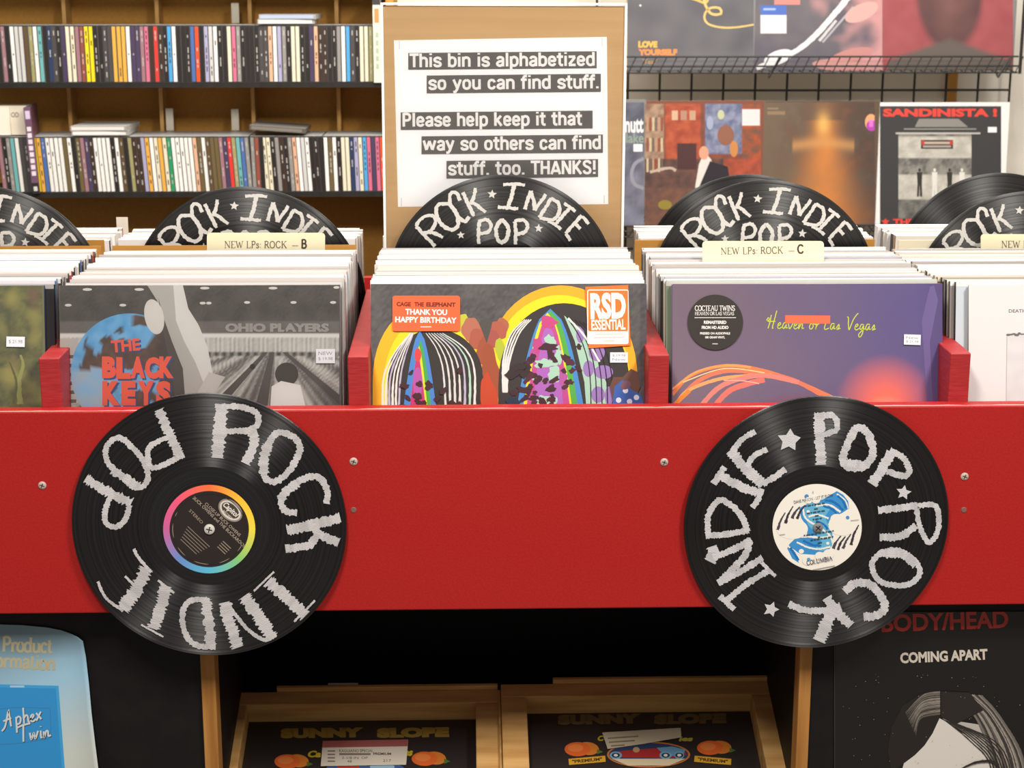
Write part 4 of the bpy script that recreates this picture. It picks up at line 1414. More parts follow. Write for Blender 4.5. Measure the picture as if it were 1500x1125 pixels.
# ================================================================== CD shelving
YC = 1.965
XE = W(566, 100, YC).x
ZR1, ZR2 = W(300, 121, YC).z, W(300, 281.5, YC).z
PITCH = ZR1 - ZR2
XS0 = W(-70, 100, YC).x
cds = empty('cd_shelf', Matrix.Translation((0, 0, 0)))
tag(cds, 'brown fibreboard CD shelving with pale dividers along the back left', 'shelf')


def cpart(name, x0, x1, y0, y1, z0, z1, mat, bevel=0.0, c='161413'):
    return MB().box(x0, x1, y0, y1, z0, z1, c).build(name, mat, cds, None, False, bevel)


cpart('back_panel', XS0, XE, YC + .205, YC + .22, .0, ZR1 + PITCH * 1.6, 'shelfwood')
for k in range(-2, 2):
    z = ZR1 - .0004 + k * PITCH
    cpart('shelf_board', XS0, XE, YC - .004, YC + .2045, z - .0105, z, 'wire')['label'] = 'black shelf board'
for px in (94, 230, 366, 493):
    for k in range(-1, 2):
        z = ZR1 + k * PITCH
        p = W(px, 30, YC + .146)
        xk = p.x - .004
        cpart('divider', xk, xk + .0085, YC + .146, YC + .204, z, z + PITCH - .0115, 'divwood')
cpart('end_panel', XE + .0005, XE + .018, YC, YC + .22, 0, ZR1 + PITCH * 1.6, 'shelfwood')

PAL = {'k': ('2a2625', 'black'), 'K': ('4a4646', 'charcoal'), 'w': ('e6e2dc', 'white'), 'c': ('dcd2b8', 'cream'), 'g': ('8f8b86', 'grey'), 's': ('c4c2c0', 'pale grey'),
       'b': ('5e4a30', 'brown'), 'd': ('3e2e24', 'dark brown'), 'o': ('6a5a38', 'olive'), 'y': ('ecd01c', 'yellow'), 'a': ('dca446', 'amber'), 'r': ('d43a34', 'red'),
       'R': ('e0502c', 'orange red'), 'm': ('9a7078', 'mauve'), 'p': ('cc6a86', 'pink'), 'v': ('4a3c5a', 'dark purple'), 'l': ('a3a0be', 'lavender'), 't': ('6aaaaa', 'teal'),
       'u': ('4a6aa4', 'blue'), 'U': ('2a3a5c', 'navy'), 'n': ('4e9cd0', 'light blue'), 'e': ('2a9060', 'green'), 'h': ('9a9464', 'khaki'), 'f': ('d6a888', 'peach'), 'z': ('8e4c3c', 'brick red')}
ROW1 = 'kmkwssbhwtkUKkvccmzyykkKKaaawvvmpdrdknwkkkuRklswkkcpgkkkkKKfwlgkcckkvfddkkgwnKkcch'
ROW2 = 'mkgtwKKwyauwwwwowkomvdwwwwkwbkhddlawcacewwwwwfowboomvrhtuggzkcckgdkgfwswkkkwowkccUlcnpvpR'
random.seed(3)
proto_cd = {}


def cd_mesh(hexc, mark):
    m = MB()
    w, h, d = .0101, .1245, .141
    m.box(-w / 2, w / 2, .0004, d, 0, h, '8a8784', front='3c3a38', top='bab8b4')
    m.box(-w / 2 + .0011, w / 2 - .0014, -.0002, .0004, .002, h - .003, hexc)
    z = h - .012
    lum = sum(H(hexc)[:3]) / 3
    tc = '3a3634' if lum > .3 else 'b0aaa4'
    rr = random.Random(mark)
    if mark % 4 != 3:
        while z > .02:
            l = rr.uniform(.003, .012)
            m.box(-.0012, .0010, -.0005, -.0002, z - l, z, tc if rr.random() < .45 else hexc)
            z -= l + rr.uniform(.001, .006)
            if rr.random() < .12: z -= .03
    return m


def cd_row(seq, z, pxs, pxe, row_name, leanfn):
    n = len(seq)
    xa, xb = W(pxs, 100, YC).x, W(pxe, 100, YC).x
    pitch = (xb - xa) / n
    counts = {}
    for i, ch in enumerate(seq):
        hexc, nm = PAL[ch]
        key = (ch, i % 5)
        x = xa + (i + .5) * pitch
        mw = Matrix.Translation((x, YC + random.uniform(0, .004), z)) @ Matrix.Rotation(leanfn(i, n), 4, 'Y')
        if key not in proto_cd:
            o = cd_mesh(hexc, i % 5 + ord(ch)).build('cd_case', 'case', None, mw)
            proto_cd[key] = o
        else:
            o = proto_cd[key].copy()
            col.objects.link(o)
            o.matrix_basis = mw
            for k in ('label', 'category', 'group'):
                if k in o: del o[k]
        prev = PAL[seq[i - 1]][1] if i else None
        tag(o, f'{nm} spined CD case standing {ordn(i + 1)} from the left in the {row_name}', 'cd', f'CD cases in the {row_name}')


cd_row(ROW1, ZR1, -2, 547, 'upper CD row', lambda i, n: radians(-1.2) * max(0, 1 - i / 30))
cd_row(ROW2, ZR2, -8, 562, 'lower CD row', lambda i, n: radians(-3.2 if i < 58 or 60 < i < 75 else -1.5))


def loose_case(name, px, py, rot, lb, cols, w=.142, t=.0101, tilt=0.0, Y=None, grp=None):
    """case lying flat on top of a row, seen edge on"""
    Y = YC - .002 if Y is None else Y
    p = W(px, py, Y)
    m = MB().box(-w / 2, w / 2, 0, .125, 0, t, cols[0], front=cols[1], top=cols[2])
    m.box(-w / 2 + .004, w / 2 - .012, -.0003, 0, .0018, t - .002, cols[3])
    o = m.build(name, 'case', None, Matrix.Translation(p) @ Matrix.Rotation(radians(rot), 4, 'Z') @ Matrix.Rotation(radians(tilt), 4, 'Y'))
    return tag(o, lb, 'cd', grp)


# stacks of loose cases on the rows
top1, top2 = ZR1 + .1252, ZR2 + .1252
for (px, z, k, lb, cc) in ((421, top1, 0, 'white edged CD case lying flat on the upper row, under the blue one', 'e0ddd8'), (423, top1, 1, 'blue edged CD case lying flat on the upper row, topmost of its pair', 'a8b4d0'),
                           (141, top2, 0, 'white CD case lying flat on the lower row, under another white one', 'e6e0da'), (139, top2, 1, 'white CD case lying flat on the lower row, topmost of its pair', 'ddd6d0')):
    x = W(px, 100, YC).x
    m = MB().box(-.0625, .0625, 0, .141, 0, .0101, 'b8b5b0', front='9a9894', top='c8c6c2')
    m.box(-.060, .057, -.0003, 0, .0016, .0084, cc)
    o = m.build('cd_case', 'case', None, Matrix.Translation((x, YC + .001, z + k * .0105 + .0015)) @ Matrix.Rotation(radians(2 - 3 * k), 4, 'Z'))
    tag(o, lb, 'cd', 'loose CD cases lying on the rows')
x = W(403, 100, YC).x
m = MB().box(-.062, .062, 0, .141, 0, .0101, '6a6660', front='57534e', top='8a8680')
m.box(-.058, .055, -.0003, 0, .0016, .0084, '7a756c')
o = m.build('cd_case', 'case', None, Matrix.Translation((x, YC + .001, top2 + .0092)) @ Matrix.Rotation(radians(4), 4, 'Y'))
tag(o, 'dark grey CD case lying tilted on top of the lower row', 'cd', 'loose CD cases lying on the rows')
x = W(446, 100, YC).x
m = MB().box(-.0045, .0045, 0, .138, 0, .131, 'e8e5e0')
# white tab cards between the cases
for px, pt, zb, lb in ((344, 5, ZR1, 'plain white divider tab rising above the upper CD row'), (344, 165, ZR2, 'plain white divider tab rising from the lower CD row near its middle'),
                       (248, 164, ZR2, 'plain white divider tab rising from the lower CD row by the second divider')):
    p = W(px, pt, YC + .03)
    hh = p.z - zb
    m = MB().box(-.0085, .0085, 0, .0012, .126, hh, 'd6d0c0')
    m.box(-.0010, .0010, 0.0, .0012, 0, .127, 'd6d0c0')
    o = m.build('divider_tab', 'paper', None, Matrix.Translation((p.x, YC + .145, zb)))
    o.matrix_basis = Matrix.Translation((W(px, pt, YC + .145).x, YC + .145, zb))
    tag(o, lb, 'divider', 'white tabs in the CD rows')
# tall spine beside the notice
p0 = W(553.5, 119, YC - .01)
m = MB().box(-.0085, .0085, 0, .135, 0, .195, 'd4d8c8', front='cfd6c4', top='4a4846')
m.box(-.0083, .0083, -.0004, 0, .168, .194, '3c3a3a'); m.box(-.005, .005, -.0005, 0, .130, .160, 'd08a58')
for k in range(5):
    m.box(-.003, .003, -.0005, 0, .03 + k * .017, .041 + k * .017, 'a9b49c')
o = m.build('video_case', 'case', None, Matrix.Translation((p0.x, YC - .012, ZR1)))
tag(o, 'tall pale green video case at the right end of the upper CD row', 'case')
# tall purple case and white box on the lower row
p0 = W(53, 278, YC - .016)
m = MB().box(-.0075, .0075, 0, .135, 0, .190, '5c3a46', front='6a4c62', top='7a6070', side='6b4450')
m.box(-.005, .005, -.0005, 0, .165, .183, 'c8b8d0')
for k in range(8):
    m.box(-.0045, .0045, -.0005, 0, .040 + k * .014, .050 + k * .014, 'd8ccd4')
m.box(-.0074, .0074, -.0004, 0, .0, .024, '2a2626'); m.box(-.004, .004, -.0006, 0, .006, .016, 'c8c4c0')
o = m.build('video_case', 'case', None, Matrix.Translation((p0.x, YC - .018, ZR2)) @ Matrix.Rotation(radians(8), 4, 'Z') @ Matrix.Rotation(radians(-2.5), 4, 'Y'))
tag(o, 'tall purple video case standing out of the lower CD row near the left edge', 'case')
p0, p1 = W(-30, 198, YC + .02), W(38, 155, YC + .02)
m = MB()
m.box(p0.x, p1.x, YC + .02, YC + .07, top2 + .002, p1.z, 'd2c8b4', front='d6ccba', top='c0b49c', side='c8bca4')
m.box(p0.x, W(16, 180, YC + .02).x, YC + .012, YC + .0195, top2 + .002, p1.z - .004, 'e0d8c8', front='e4dccc')
o = m.build('card_box', 'paper')
a = Art(Matrix.Translation((0, YC + .02, 0)), None, base=.0008)
a.text('OD', 22, 168, 11, 7, '5a5248')
a.build('lettering', 'paper', o)
tag(o, 'cream card box with OD lettering on the lower CD row at the left edge', 'box')
# thin pale sheets standing among the rear records (left gap)
p = W(179, 319, .56)
o = MB().box(-.008, .008, 0, .001, 0, p.z - FLOOR, 'd8d2c4').build('divider_tab', 'paper', None, Matrix.Translation((p.x, .558, FLOOR + .001)))
tag(o, 'small pale tab rising from the rear records at the left', 'divider')

# ================================================================== wire grid and face-out records
YG = 2.50
YL = 2.37
grid = empty('wire_grid_panel', Matrix.Translation((0, YG, 0)))
tag(grid, 'black wire grid panel on the white wall carrying face-out records', 'display rack')
gx = [W(873 + 46.6 * k, 132, YG).x for k in range(14)]
zt, zb_ = W(1200, -260, YG).z, W(1200, 700, YG).z
for x in gx:
    MB().tube([(x, 0, zb_), (x, 0, zt)], .0030).build('upright_wire', 'wire', grid)
gp = gx[1] - gx[0]
zz = W(1200, 132, YG).z
for k in range(-8, 6):
    z = zz + k * gp
    if zb_ < z < zt:
        MB().tube([(gx[0], -.006, z), (gx[-1], -.006, z)], .0030).build('cross_wire', 'wire', grid)


def wire_shelf(pyt, pym, pyb, lb, pend, n):
    """narrow wire shelf with a leaning front lip of slanted wires"""
    Yf = YL - .03
    zl, zm, zbm = W(1200, pyt, Yf).z, W(1200, pym, Yf).z, W(1200, pyb, Yf).z
    xa, xb = W(880, pyt, Yf).x, W(pend, pyt, Yf).x
    r = empty('wire_shelf', Matrix.Translation((0, Yf, zbm)))
    tag(r, lb, 'shelf', 'wire shelves on the grid panel')
    for z in (zl, zm, zbm):
        MB().tube([(xa, 0, z - zbm), (xb, 0, z - zbm)], .0022).build('rail', 'wire', r)
    MB().tube([(xa, YG - Yf - .009, .02), (xb, YG - Yf - .009, .02)], .0022).build('rail', 'wire', r)
    proto = None
    for k in range(n):
        x = xa + (xb - xa) * k / (n - 1)
        if proto is None:
            proto = MB().tube([(.011, -.0035, zl - zbm), (-.007, -.0035, 0), (-.006, YG - Yf - .009, .02)], .0015, n=6).build('slanted_wire', 'wire', r)
            proto.location.x = x
        else:
            c = proto.copy(); col.objects.link(c); c.parent = r; c.location.x = x
    for x in (W(1126, 100, Yf).x, W(1462, 100, Yf).x):
        MB().tube([(x + .03, 0, zl - zbm), (x, -.002, -.012), (x + .01, .04, -.004), (x + .03, YG - Yf - .01, .03)], .0028).build('bracket', 'wire', r)
    return zbm


zsh = wire_shelf(83, 97, 106.5, 'black wire shelf below the upper face-out records', 1492, 42)
zsl = wire_shelf(330, 338, 346, 'black wire shelf below the lower face-out records', 1478, 42)
o = MB().box(-.012, .012, 0, .02, .0, 1.2, '8a6a30').build('wall_batten', 'wood', None, Matrix.Translation((W(1396, 130, 2.575).x, 2.578, .9)))
tag(o, 'brown wooden batten on the white wall behind the wire grid', 'batten')

GW = 'face-out records on the wire grid'


def wall_lp(x0, x1, ytop, ybot, lb, Y=YL, lean=2.0, side='c8c4c0', front='808080', dz=0.0):
    pa, pb_ = W((x0 + x1) / 2, ybot, Y), W((x0 + x1) / 2, ytop, Y)
    w = W(x1, ybot, Y).x - W(x0, ybot, Y).x
    mw = Matrix.Translation((pa.x, Y, pa.z + dz)) @ Matrix.Rotation(radians(-lean), 4, 'X')
    o = sleeve(mw, w, .312, .005, front, side, 'd8d4d0')
    tag(o, lb, 'record', GW)
    return o, mw


# upper row
o, mw = wall_lp(880, 918.5, 0, 105, 'pale LP half hidden behind the cardboard notice on the upper wire shelf', YL + .004, front='c8b878')
a = Art(mw, (880, -85, 917.5, 105)); a.rect(880, -85, 918, 105, 'b8b0a0'); a.rect(908, 40, 918, 106, 'd0bc80'); a.build('cover_print', 'print', o)
o, mw = wall_lp(919, 1104, 0, 105, 'dark grey LP with a yellow ribbon line and orange lettering on the upper wire shelf')
a = Art(mw, (919, -85, 1104, 104))
a.grid(919, -85, 1104, 104, 46, 46, lambda x, y: mix('57555a', '6f6d70', .3 + .5 * ns(x, y, .03) + max(0, (y - 70) / 60)))
a.stroke((1000, -6, 1020, 0, 1034, 4, 1038, -6), 3.2, 'd0ac58', .1)
a.stroke((1031, -10, 1033, 6, 1042, 20, 1056, 20, 1054, 12, 1040, 12, 1032, 22, 1036, 34, 1055, 40, 1078, 40, 1104, 36), [4, 2.4], 'd4b46a', .1)
a.ell(938, 8, 1.5, 1.5, 'dedede')
a.text('LOVE', 949, 65, 28, 10, 'd8ac50', 0, .07); a.text('YOURSELF', 963.5, 76.5, 57, 9.5, 'd8894c', 0, .07); a.text("'Tear'", 952, 90, 20, 7, 'c89a5c')
a.build('cover_print', 'print', o)
o, mw = wall_lp(1104.5, 1292.5, 0, 105, 'LP with pink shapes and a silver horn tube on the upper wire shelf', YL + .001)
a = Art(mw, (1104.5, -85, 1292.5, 104))


def pinkg(x, y):
    v = ns(x, y, .018, 4) + .4 * ns(x, y, .06)
    b = mix('585560', '6b6468', .5 + v)
    b = mix(b, 'c08c8c', (x - 1225) / 55 + v * 1.5)
    return mix(b, '4a505e', .9 - hypot((x - 1268) / 28, (y - 55) / 34))


a.grid(1104.5, -85, 1292.5, 104, 60, 60, pinkg)
a.stroke((1248, -10, 1196, 50, 1160, 78, 1108, 100), [9, 7], 'd9d6d6', .12); a.stroke((1225, 30, 1200, 60), 4, 'c4c0c2', .1); a.stroke((1250, 10, 1205, 62), 3, 'a8a2a8', .1)
a.ell(1140, 84, 22, 10, 'd8d6da', -20); a.ell(1262, 18, 26, 12, 'cf9f98', -25); a.ell(1246, 82, 34, 10, 'b8807c', -15); a.ell(1230, 96, 40, 9, 'c08a86', 4)
a.rect(1114, 8, 1152, 22, '4a68b4'); a.rect(1114, 22, 1152, 49, 'd4d4d4'); a.rect(1118, 12, 1136, 15, '9ab0dc'); a.rect(1134, -4, 1172, 7, 'c88078')
a.build('cover_print', 'print', o)
o, mw = wall_lp(1293, 1484, 0, 104, 'LP with a red cover and a dark blurred bust on the upper wire shelf', YL - .001)
a = Art(mw, (1293, -85, 1484, 103))


def redc(x, y):
    b = mix('94484c', '9c5054', .5 + ns(x, y, .05))
    d = hypot((x - 1391) / 47, (y + 10) / 82)
    k = mix('4e3436', '7a5450', .75 - d * .55 + .25 * ns(x, y, .04))
    b = mix(b, k, (1.12 - d) * 5)
    sh = (y - 52 - abs(x - 1391) * .36) / 9
    return mix(b, '5f5650', sh if abs(x - 1391) < 92 else 0)


a.grid(1293, -85, 1484, 103, 64, 60, redc)
a.build('cover_print', 'print', o)
# lower row
o, mw = wall_lp(760, 943.5, 150, 330, 'dark blue LP with white lettering peeking from behind the cardboard notice', YL + .002)
a = Art(mw, (762, 150, 943.5, 332))
a.grid(762, 150, 943.5, 332, 46, 46, lambda x, y: mix('3a3c48', '7c7e8e', .25 + (y - 150) / 300 + .5 * ns(x, y, .05) + .2 * ns(x, y, .2)))
a.text('nutt', 929, 184, 27, 21, 'e8e6e6', 0, .03); a.text('lake', 930, 202, 26, 15, '8a9a8c', 0, .02); a.rect(928, 211, 941, 222, 'e6e4e4')
a.stroke([(943, 232), (930, 240), (925, 256), (930, 270), (943, 276)], 5, '8c8c98', .1)
a.rect(914, 333, 943, 340, 'd8d4d0')
a.build('cover_print', 'print', o)
o, mw = wall_lp(944.5, 1114.5, 152, 331, 'LP with orange shelves and dim figures printed, on the lower wire shelf', YL + .001, front='7a4a3a')
a = Art(mw, (944.5, 152, 1114.5, 331))


def room(x, y):
    n = ns(x, y, .09, 3) + .5 * ns(x, y, .25)
    b = mix('8a4a38', '5c4038', .4 + .5 * n)
    if x < 972: b = mix('7a5c4c', 'a88c74', .5 + n)
    if 974 < x < 1026 and y < 236: b = mix('b0583a', '944030', .5 + n)
    if 1032 < x < 1088 and y < 226: b = mix('5c6482', '8a8ea4', .45 + n)
    if 1086 < x and y < 236: b = mix('a8502e', '6a4c40', .5 + n)
    if y > 232: b = mix('6a4a40', '4a3a38', .5 + n) if x < 1060 or y > 258 else mix('b05038', '8a4434', .5 + n)
    if y > 275: b = mix('5a4440', '76503e', .5 + n)
    return b


a.grid(944.5, 152, 1114.5, 331, 76, 72, room)
for k in range(3):
    for j in range(6):
        a.rect(947 + j * 4.2, 172 + k * 30, 950 + j * 4.2, 192 + k * 30, ('b08a70', '8a4a3a', 'c0b090', '6a5a54')[(k + j) % 4])
for k in range(3):
    a.rect(984 + k * 13, 162, 993 + k * 13, 176, ('c8a488', 'a8826c', 'b89478')[k])
a.poly([(1018, 275), (1024, 240), (1032, 222), (1042, 234), (1046, 262), (1030, 275)], 'd8cfc8'); a.ell(1031, 224, 7, 10, 'd0987c'); a.poly([(1040, 236), (1066, 244), (1070, 270), (1052, 290), (1018, 288)], '2c282e')
a.ell(1063, 198, 12, 15, '8a5c4a'); a.ell(1075, 218, 6, 12, 'c08048'); a.ell(1040, 180, 5, 10, '98a0b8'); a.ell(1056, 168, 5, 7, 'b8bc98'); a.rect(1087, 160, 1113, 184, 'd6d0d0'); a.rect(992, 210, 1020, 248, '4a3030')
a.ell(974, 300, 10, 7, '8a7a34'); a.stroke((952, 252, 980, 246, 990, 250), 4, 'b8a494', .2)
a.build('cover_print', 'print', o)
o, mw = wall_lp(1115.5, 1281, 150, 331, 'brown LP with a glowing golden shape printed, on the lower wire shelf', YL + .002, front='5c4a3c')
a = Art(mw, (1115.5, 150, 1281, 331))


def gold(x, y):
    n = ns(x, y, .04, 6) + .4 * ns(x, y, .12)
    b = mix('6a5a4a', '4c3e38', .5 + .6 * n + (x - 1200) / 160)
    d = hypot((x - 1205 - 8 * sin(y * .05)) / (16 + max(0, y - 190) * .33), 1) if y > 172 else 9
    e = exp(-(((x - 1208) / (18 + max(0, y - 190) * .25)) ** 2)) * (1 if y > 175 else .2)
    b = mix(b, 'c07a40', e * .95 + .15 * n)
    e2 = exp(-(((x - 1206) / 9) ** 2 + ((y - 182) / 16) ** 2))
    b = mix(b, 'd8a85c', e2)
    arm = exp(-(((y - 208 - abs(x - 1206) * .12) / 8) ** 2)) * (1 if abs(x - 1206) < 46 else 0)
    return mix(b, 'cc9458', arm * .6)


a.grid(1115.5, 150, 1281, 331, 64, 66, gold)
a.rect(1124, 158, 1140, 160, '8a7a60'); a.rect(1124, 163, 1150, 168, '8a7258')
a.ell(1276, 179, 9, 12, 'e8a070', n=20); a.ell(1277, 184, 8, 8, 'b040a8', n=20); a.rect(1273, 176, 1279, 186, 'd070c8')
a.build('cover_print', 'print', o)
o, mw = wall_lp(1282, 1469, 151, 333, 'white bordered black LP with red lettering on the lower wire shelf', YL - .002, side='e8e6e4', front='e6e2de')
a = Art(mw, (1282, 151, 1470, 336))
a.rect(1289, 155.5, 1466.5, 331, '3c3a3b')


def yard(x, y):
    n = ns(x, y, .07, 2) + .5 * ns(x, y, .25)
    b = mix('a8a49a', 'c6c2b6', .5 + n)
    if y < 200: b = mix('8a867e', '5a5854', .4 + n)
    if 232 < y < 256: b = mix('8e8a82', '5c5a56', .5 + n * 1.5)
    if y > 292: b = mix('7c7a74', '4a4846', .5 + n)
    return b


a.grid(1316, 194, 1423, 320, 44, 52, yard)
a.poly([(1346, 174), (1404, 174), (1418, 186), (1340, 186)], '87847d'); a.rect(1312, 194, 1436, 196.5, 'b8b4aa'); a.rect(1324, 188, 1430, 190, '8a8882')
for x in (1347, 1369, 1391, 1409):
    cc = '34322f' if x in (1347, 1391) else 'd8d4cc'
    a.ell(x, 249, 2, 2.6, cc, n=12); a.poly([(x - 4, 252), (x + 4, 252), (x + 3.4, 268), (x + 3.8, 288), (x + .6, 288), (x, 270), (x - 1, 288), (x - 3.8, 288), (x - 3.2, 268)], cc)
a.rect(1349, 205, 1396, 218, '4a2e28'); a.rect(1352, 207.5, 1393, 211, 'b8a898'); a.rect(1352, 213, 1393, 216, 'a09c94'); a.rect(1350, 206, 1354, 212, 'c83a30'); a.rect(1391, 206, 1395, 212, 'c83a30')
a.text('SANDINISTA !', 1377, 165, 167, 12, 'e0463c', 0, .05)
a.star(1297, 325, 6, 'e0463c'); a.text('THE CLASH', 1350, 325, 84, 9, 'e0463c', 0, .05)
a.rect(1447, 186, 1460, 194, 'e8e6e4')
a.build('cover_print', 'print', o)
for pxw in (1486, 1489):
    pass
o = MB().tube([(0, 0, 0), (0, 0, .9)], .004).build('wire_post', 'wire', None, Matrix.Translation((W(1497, 60, 2.3).x, 2.3, W(1497, 108, 2.3).z)))
tag(o, 'black wire post at the top right edge beside the wire shelf', 'post')

# ================================================================== lower posters
mwP = Matrix.Translation((0, -.0015, 0))
YPP = YPN - .0015
mwP = Matrix.Translation((0, YPP, 0))
a = Art(mwP, None, base=.0)
edge = [(-110, 912), (-40, 913), (20, 914.5), (60, 917), (88, 922), (108, 929), (122, 936), (127, 960), (132, 1000), (136, 1040), (142, 1085), (150, 1140), (156, 1200), (-110, 1200)]


def sky(x, y):
    g = (y - 920) / 200
    b = mix('6c8692', '9cc4dc', g * 2.2 + (x - 30) / 260)
    b = mix(b, 'c9cfc8', (g - .45) * 1.8 + max(0, (x - 60) / 300))
    return mix(b, '6a7e88', max(0, .65 - hypot((x - 50) / 120, (y - 940) / 44)))


mesh = MB()
rows = 40
lf, rt = [], []
for j in range(rows + 1):
    y = 913 + (1200 - 913) * (j / rows) ** 1.3
    xr = 156
    pts = edge[:-1]
    for i in range(len(pts) - 1):
        if pts[i][1] <= y <= pts[i + 1][1]:
            t = (y - pts[i][1]) / max(1e-6, pts[i + 1][1] - pts[i][1])
            xr = pts[i][0] + (pts[i + 1][0] - pts[i][0]) * t
    rt.append((xr, y))
P, C, NX = [], [], 36
mi = mwP.inverted()
for xr, y in rt:
    for i in range(NX + 1):
        x = -110 + (xr + 110) * i / NX
        X, Z = on_plane(mi, x, y)
        curl = max(0, (x - 100) / 50) ** 2 * .012
        P.append((X, -.0006 - curl, Z)); C.append(H(sky(x, y)))
b0 = len(mesh.v); mesh.v += P
for j in range(rows):
    for i in range(NX):
        k = j * (NX + 1) + i
        f = (k + NX + 1, k + NX + 2, k + 1, k)
        mesh.f.append(f); mesh.c.append([C[t] for t in f])
post = mesh.build('poster', 'print', None, mwP, True)
sm = post.modifiers.new('thickness', 'SOLIDIFY'); sm.thickness = .0004; sm.offset = 1
tag(post, 'pale blue poster with curling corner reading Product Information on the dark panel', 'poster')
a = Art(mwP, None, base=.0011)
a.chars(SF, 'Product', 3, 953, 20.5, 'b3ab8c', .19, .07, 2.0, .98, .96)
a.build('heading', 'print', post)['label'] = 'tan serif word Product'
a = Art(mwP, None, base=.0011)
a.chars(SF, 'ormation', -7, 976, 20.5, 'b3ab8c', .19, .07, 3.0, .98, 1.0)
a.build('heading', 'print', post)['label'] = 'tan serif word below Product'
a = Art(mwP, None, base=.0011)
a.poly([(-110, 999), (86, 1004), (101, 1200), (-110, 1200)], '3f9fd8')
a.poly([(-110, 1004), (82, 1008), (97, 1200), (-110, 1200)], '2f8fcf')
a.rect(15, 1003.5, 36, 1006.5, '9ccbe6')
for q in ((-10, 1040, 20, 1036, 74, 1037), (74, 1037, 75, 1080), (-10, 1090, 30, 1088, 70, 1082)):
    a.stroke([(q[i], q[i + 1]) for i in range(0, len(q), 2)], .8, '3a78a8')
for dx, cc in ((1.0, '3a3a48'), (0, 'ccd4d6')):
    a.chars(HW, 'Aphex', 6 + dx, 1066 + dx, 24, cc, .11, None, -13, 1.0, .92, .15)
    a.chars(HW, 'Twin', 28 + dx, 1087 + dx, 24, cc, .11, None, -11, 1.0, .95, .15)
a.build('cover_picture', 'print', post)['label'] = 'bright blue square with white script'

mwQ = Matrix.Translation((0, YPN - .0015, 0)) @ Matrix.Rotation(radians(0), 4, 'X')
a = Art(mwQ, None, base=.0)
mi = mwQ.inverted()
q = [on_plane(mi, x, y) for x, y in ((1222, 1200), (1690, 1200), (1690, 895), (1224, 897))]
P = [(x, 0, z) for x, z in q] + [(x, .001, z) for x, z in q]
m = MB(); m.idx(P, [(0, 1, 2, 3), (7, 6, 5, 4), (1, 0, 4, 5), (2, 1, 5, 6), (3, 2, 6, 7), (0, 3, 7, 4)], ['151313'] * 6)
pr = m.build('poster', 'print', None, mwQ)
tag(pr, 'black poster with a red heading and a pale face under dark hair', 'poster')
a = Art(mwQ, (1222, 896, 1690, 1200), base=.0003)
a.text('BODY/HEAD', 1384, 910, 186, 26, 'a82c26', -2, .03)
a.text('COMING APART', 1382.5, 961, 128, 16, 'c9bfb2', -2.6, .04)
a.rect(1222, 898, 1223, 1200, '3a3434')
# pale face with dark hair strands
a.poly([(1319, 1200), (1319, 1135), (1324, 1118), (1340, 1106), (1354, 1092), (1366, 1074), (1376, 1052), (1384, 1056), (1400, 1068), (1424, 1082), (1450, 1104), (1464, 1130), (1472, 1200)], 'd3cdc6')
a.poly([(1380, 1052), (1400, 1056), (1440, 1062), (1470, 1090), (1486, 1130), (1490, 1200), (1468, 1200), (1458, 1124), (1424, 1082)], 'b5aea7')
a.poly([(1300, 1100), (1306, 1064), (1322, 1034), (1348, 1016), (1377, 1011), (1377, 1050), (1366, 1074), (1354, 1092), (1340, 1106), (1324, 1118), (1306, 1130)], '211d1c')
random.seed(4)
for k in range(26):
    t = k / 26
    a.stroke([(1377, 1013 + t * 34), (1352 - t * 4, 1018 + t * 36), (1326 + t * 16, 1044 + t * 34)], [1.4, .3], mix('8f867c', '2a2624', random.random() * .9 + .02), .3)
for k in range(26):
    t = k / 26
    a.stroke([(1380 + t * 60, 1014 + t * 4), (1424 + t * 44, 1044 + t * 8), (1452 + t * 48, 1110), (1466 + t * 50, 1200)], [1.6, 3.2], mix('322e2c', 'a59c92', random.random() ** 1.6), .3)
for k in range(8):
    a.stroke([(1384 + k * 3, 1054 + k), (1420 + k * 5, 1084), (1450 + k * 4, 1120), (1462 + k * 4, 1200)], [1, 2.4], '2c2826', .3)
a.poly([(1378, 1012), (1420, 1014), (1440, 1040), (1400, 1060), (1378, 1050)], '262221')
for k in range(70):
    a.ell(1224 + 270 * random.random(), 980 + 140 * random.random(), random.uniform(.3, .8), random.uniform(.3, .7), '8a8680', 0, 8)
a.stroke([(1408, 1125), (1428, 1116), (1450, 1114), (1462, 1120)], [2, 5], '2c2826', .2)
a.build('poster_print', 'print', pr)

# ================================================================== fruit crates on the lower shelf
TILT = radians(20)


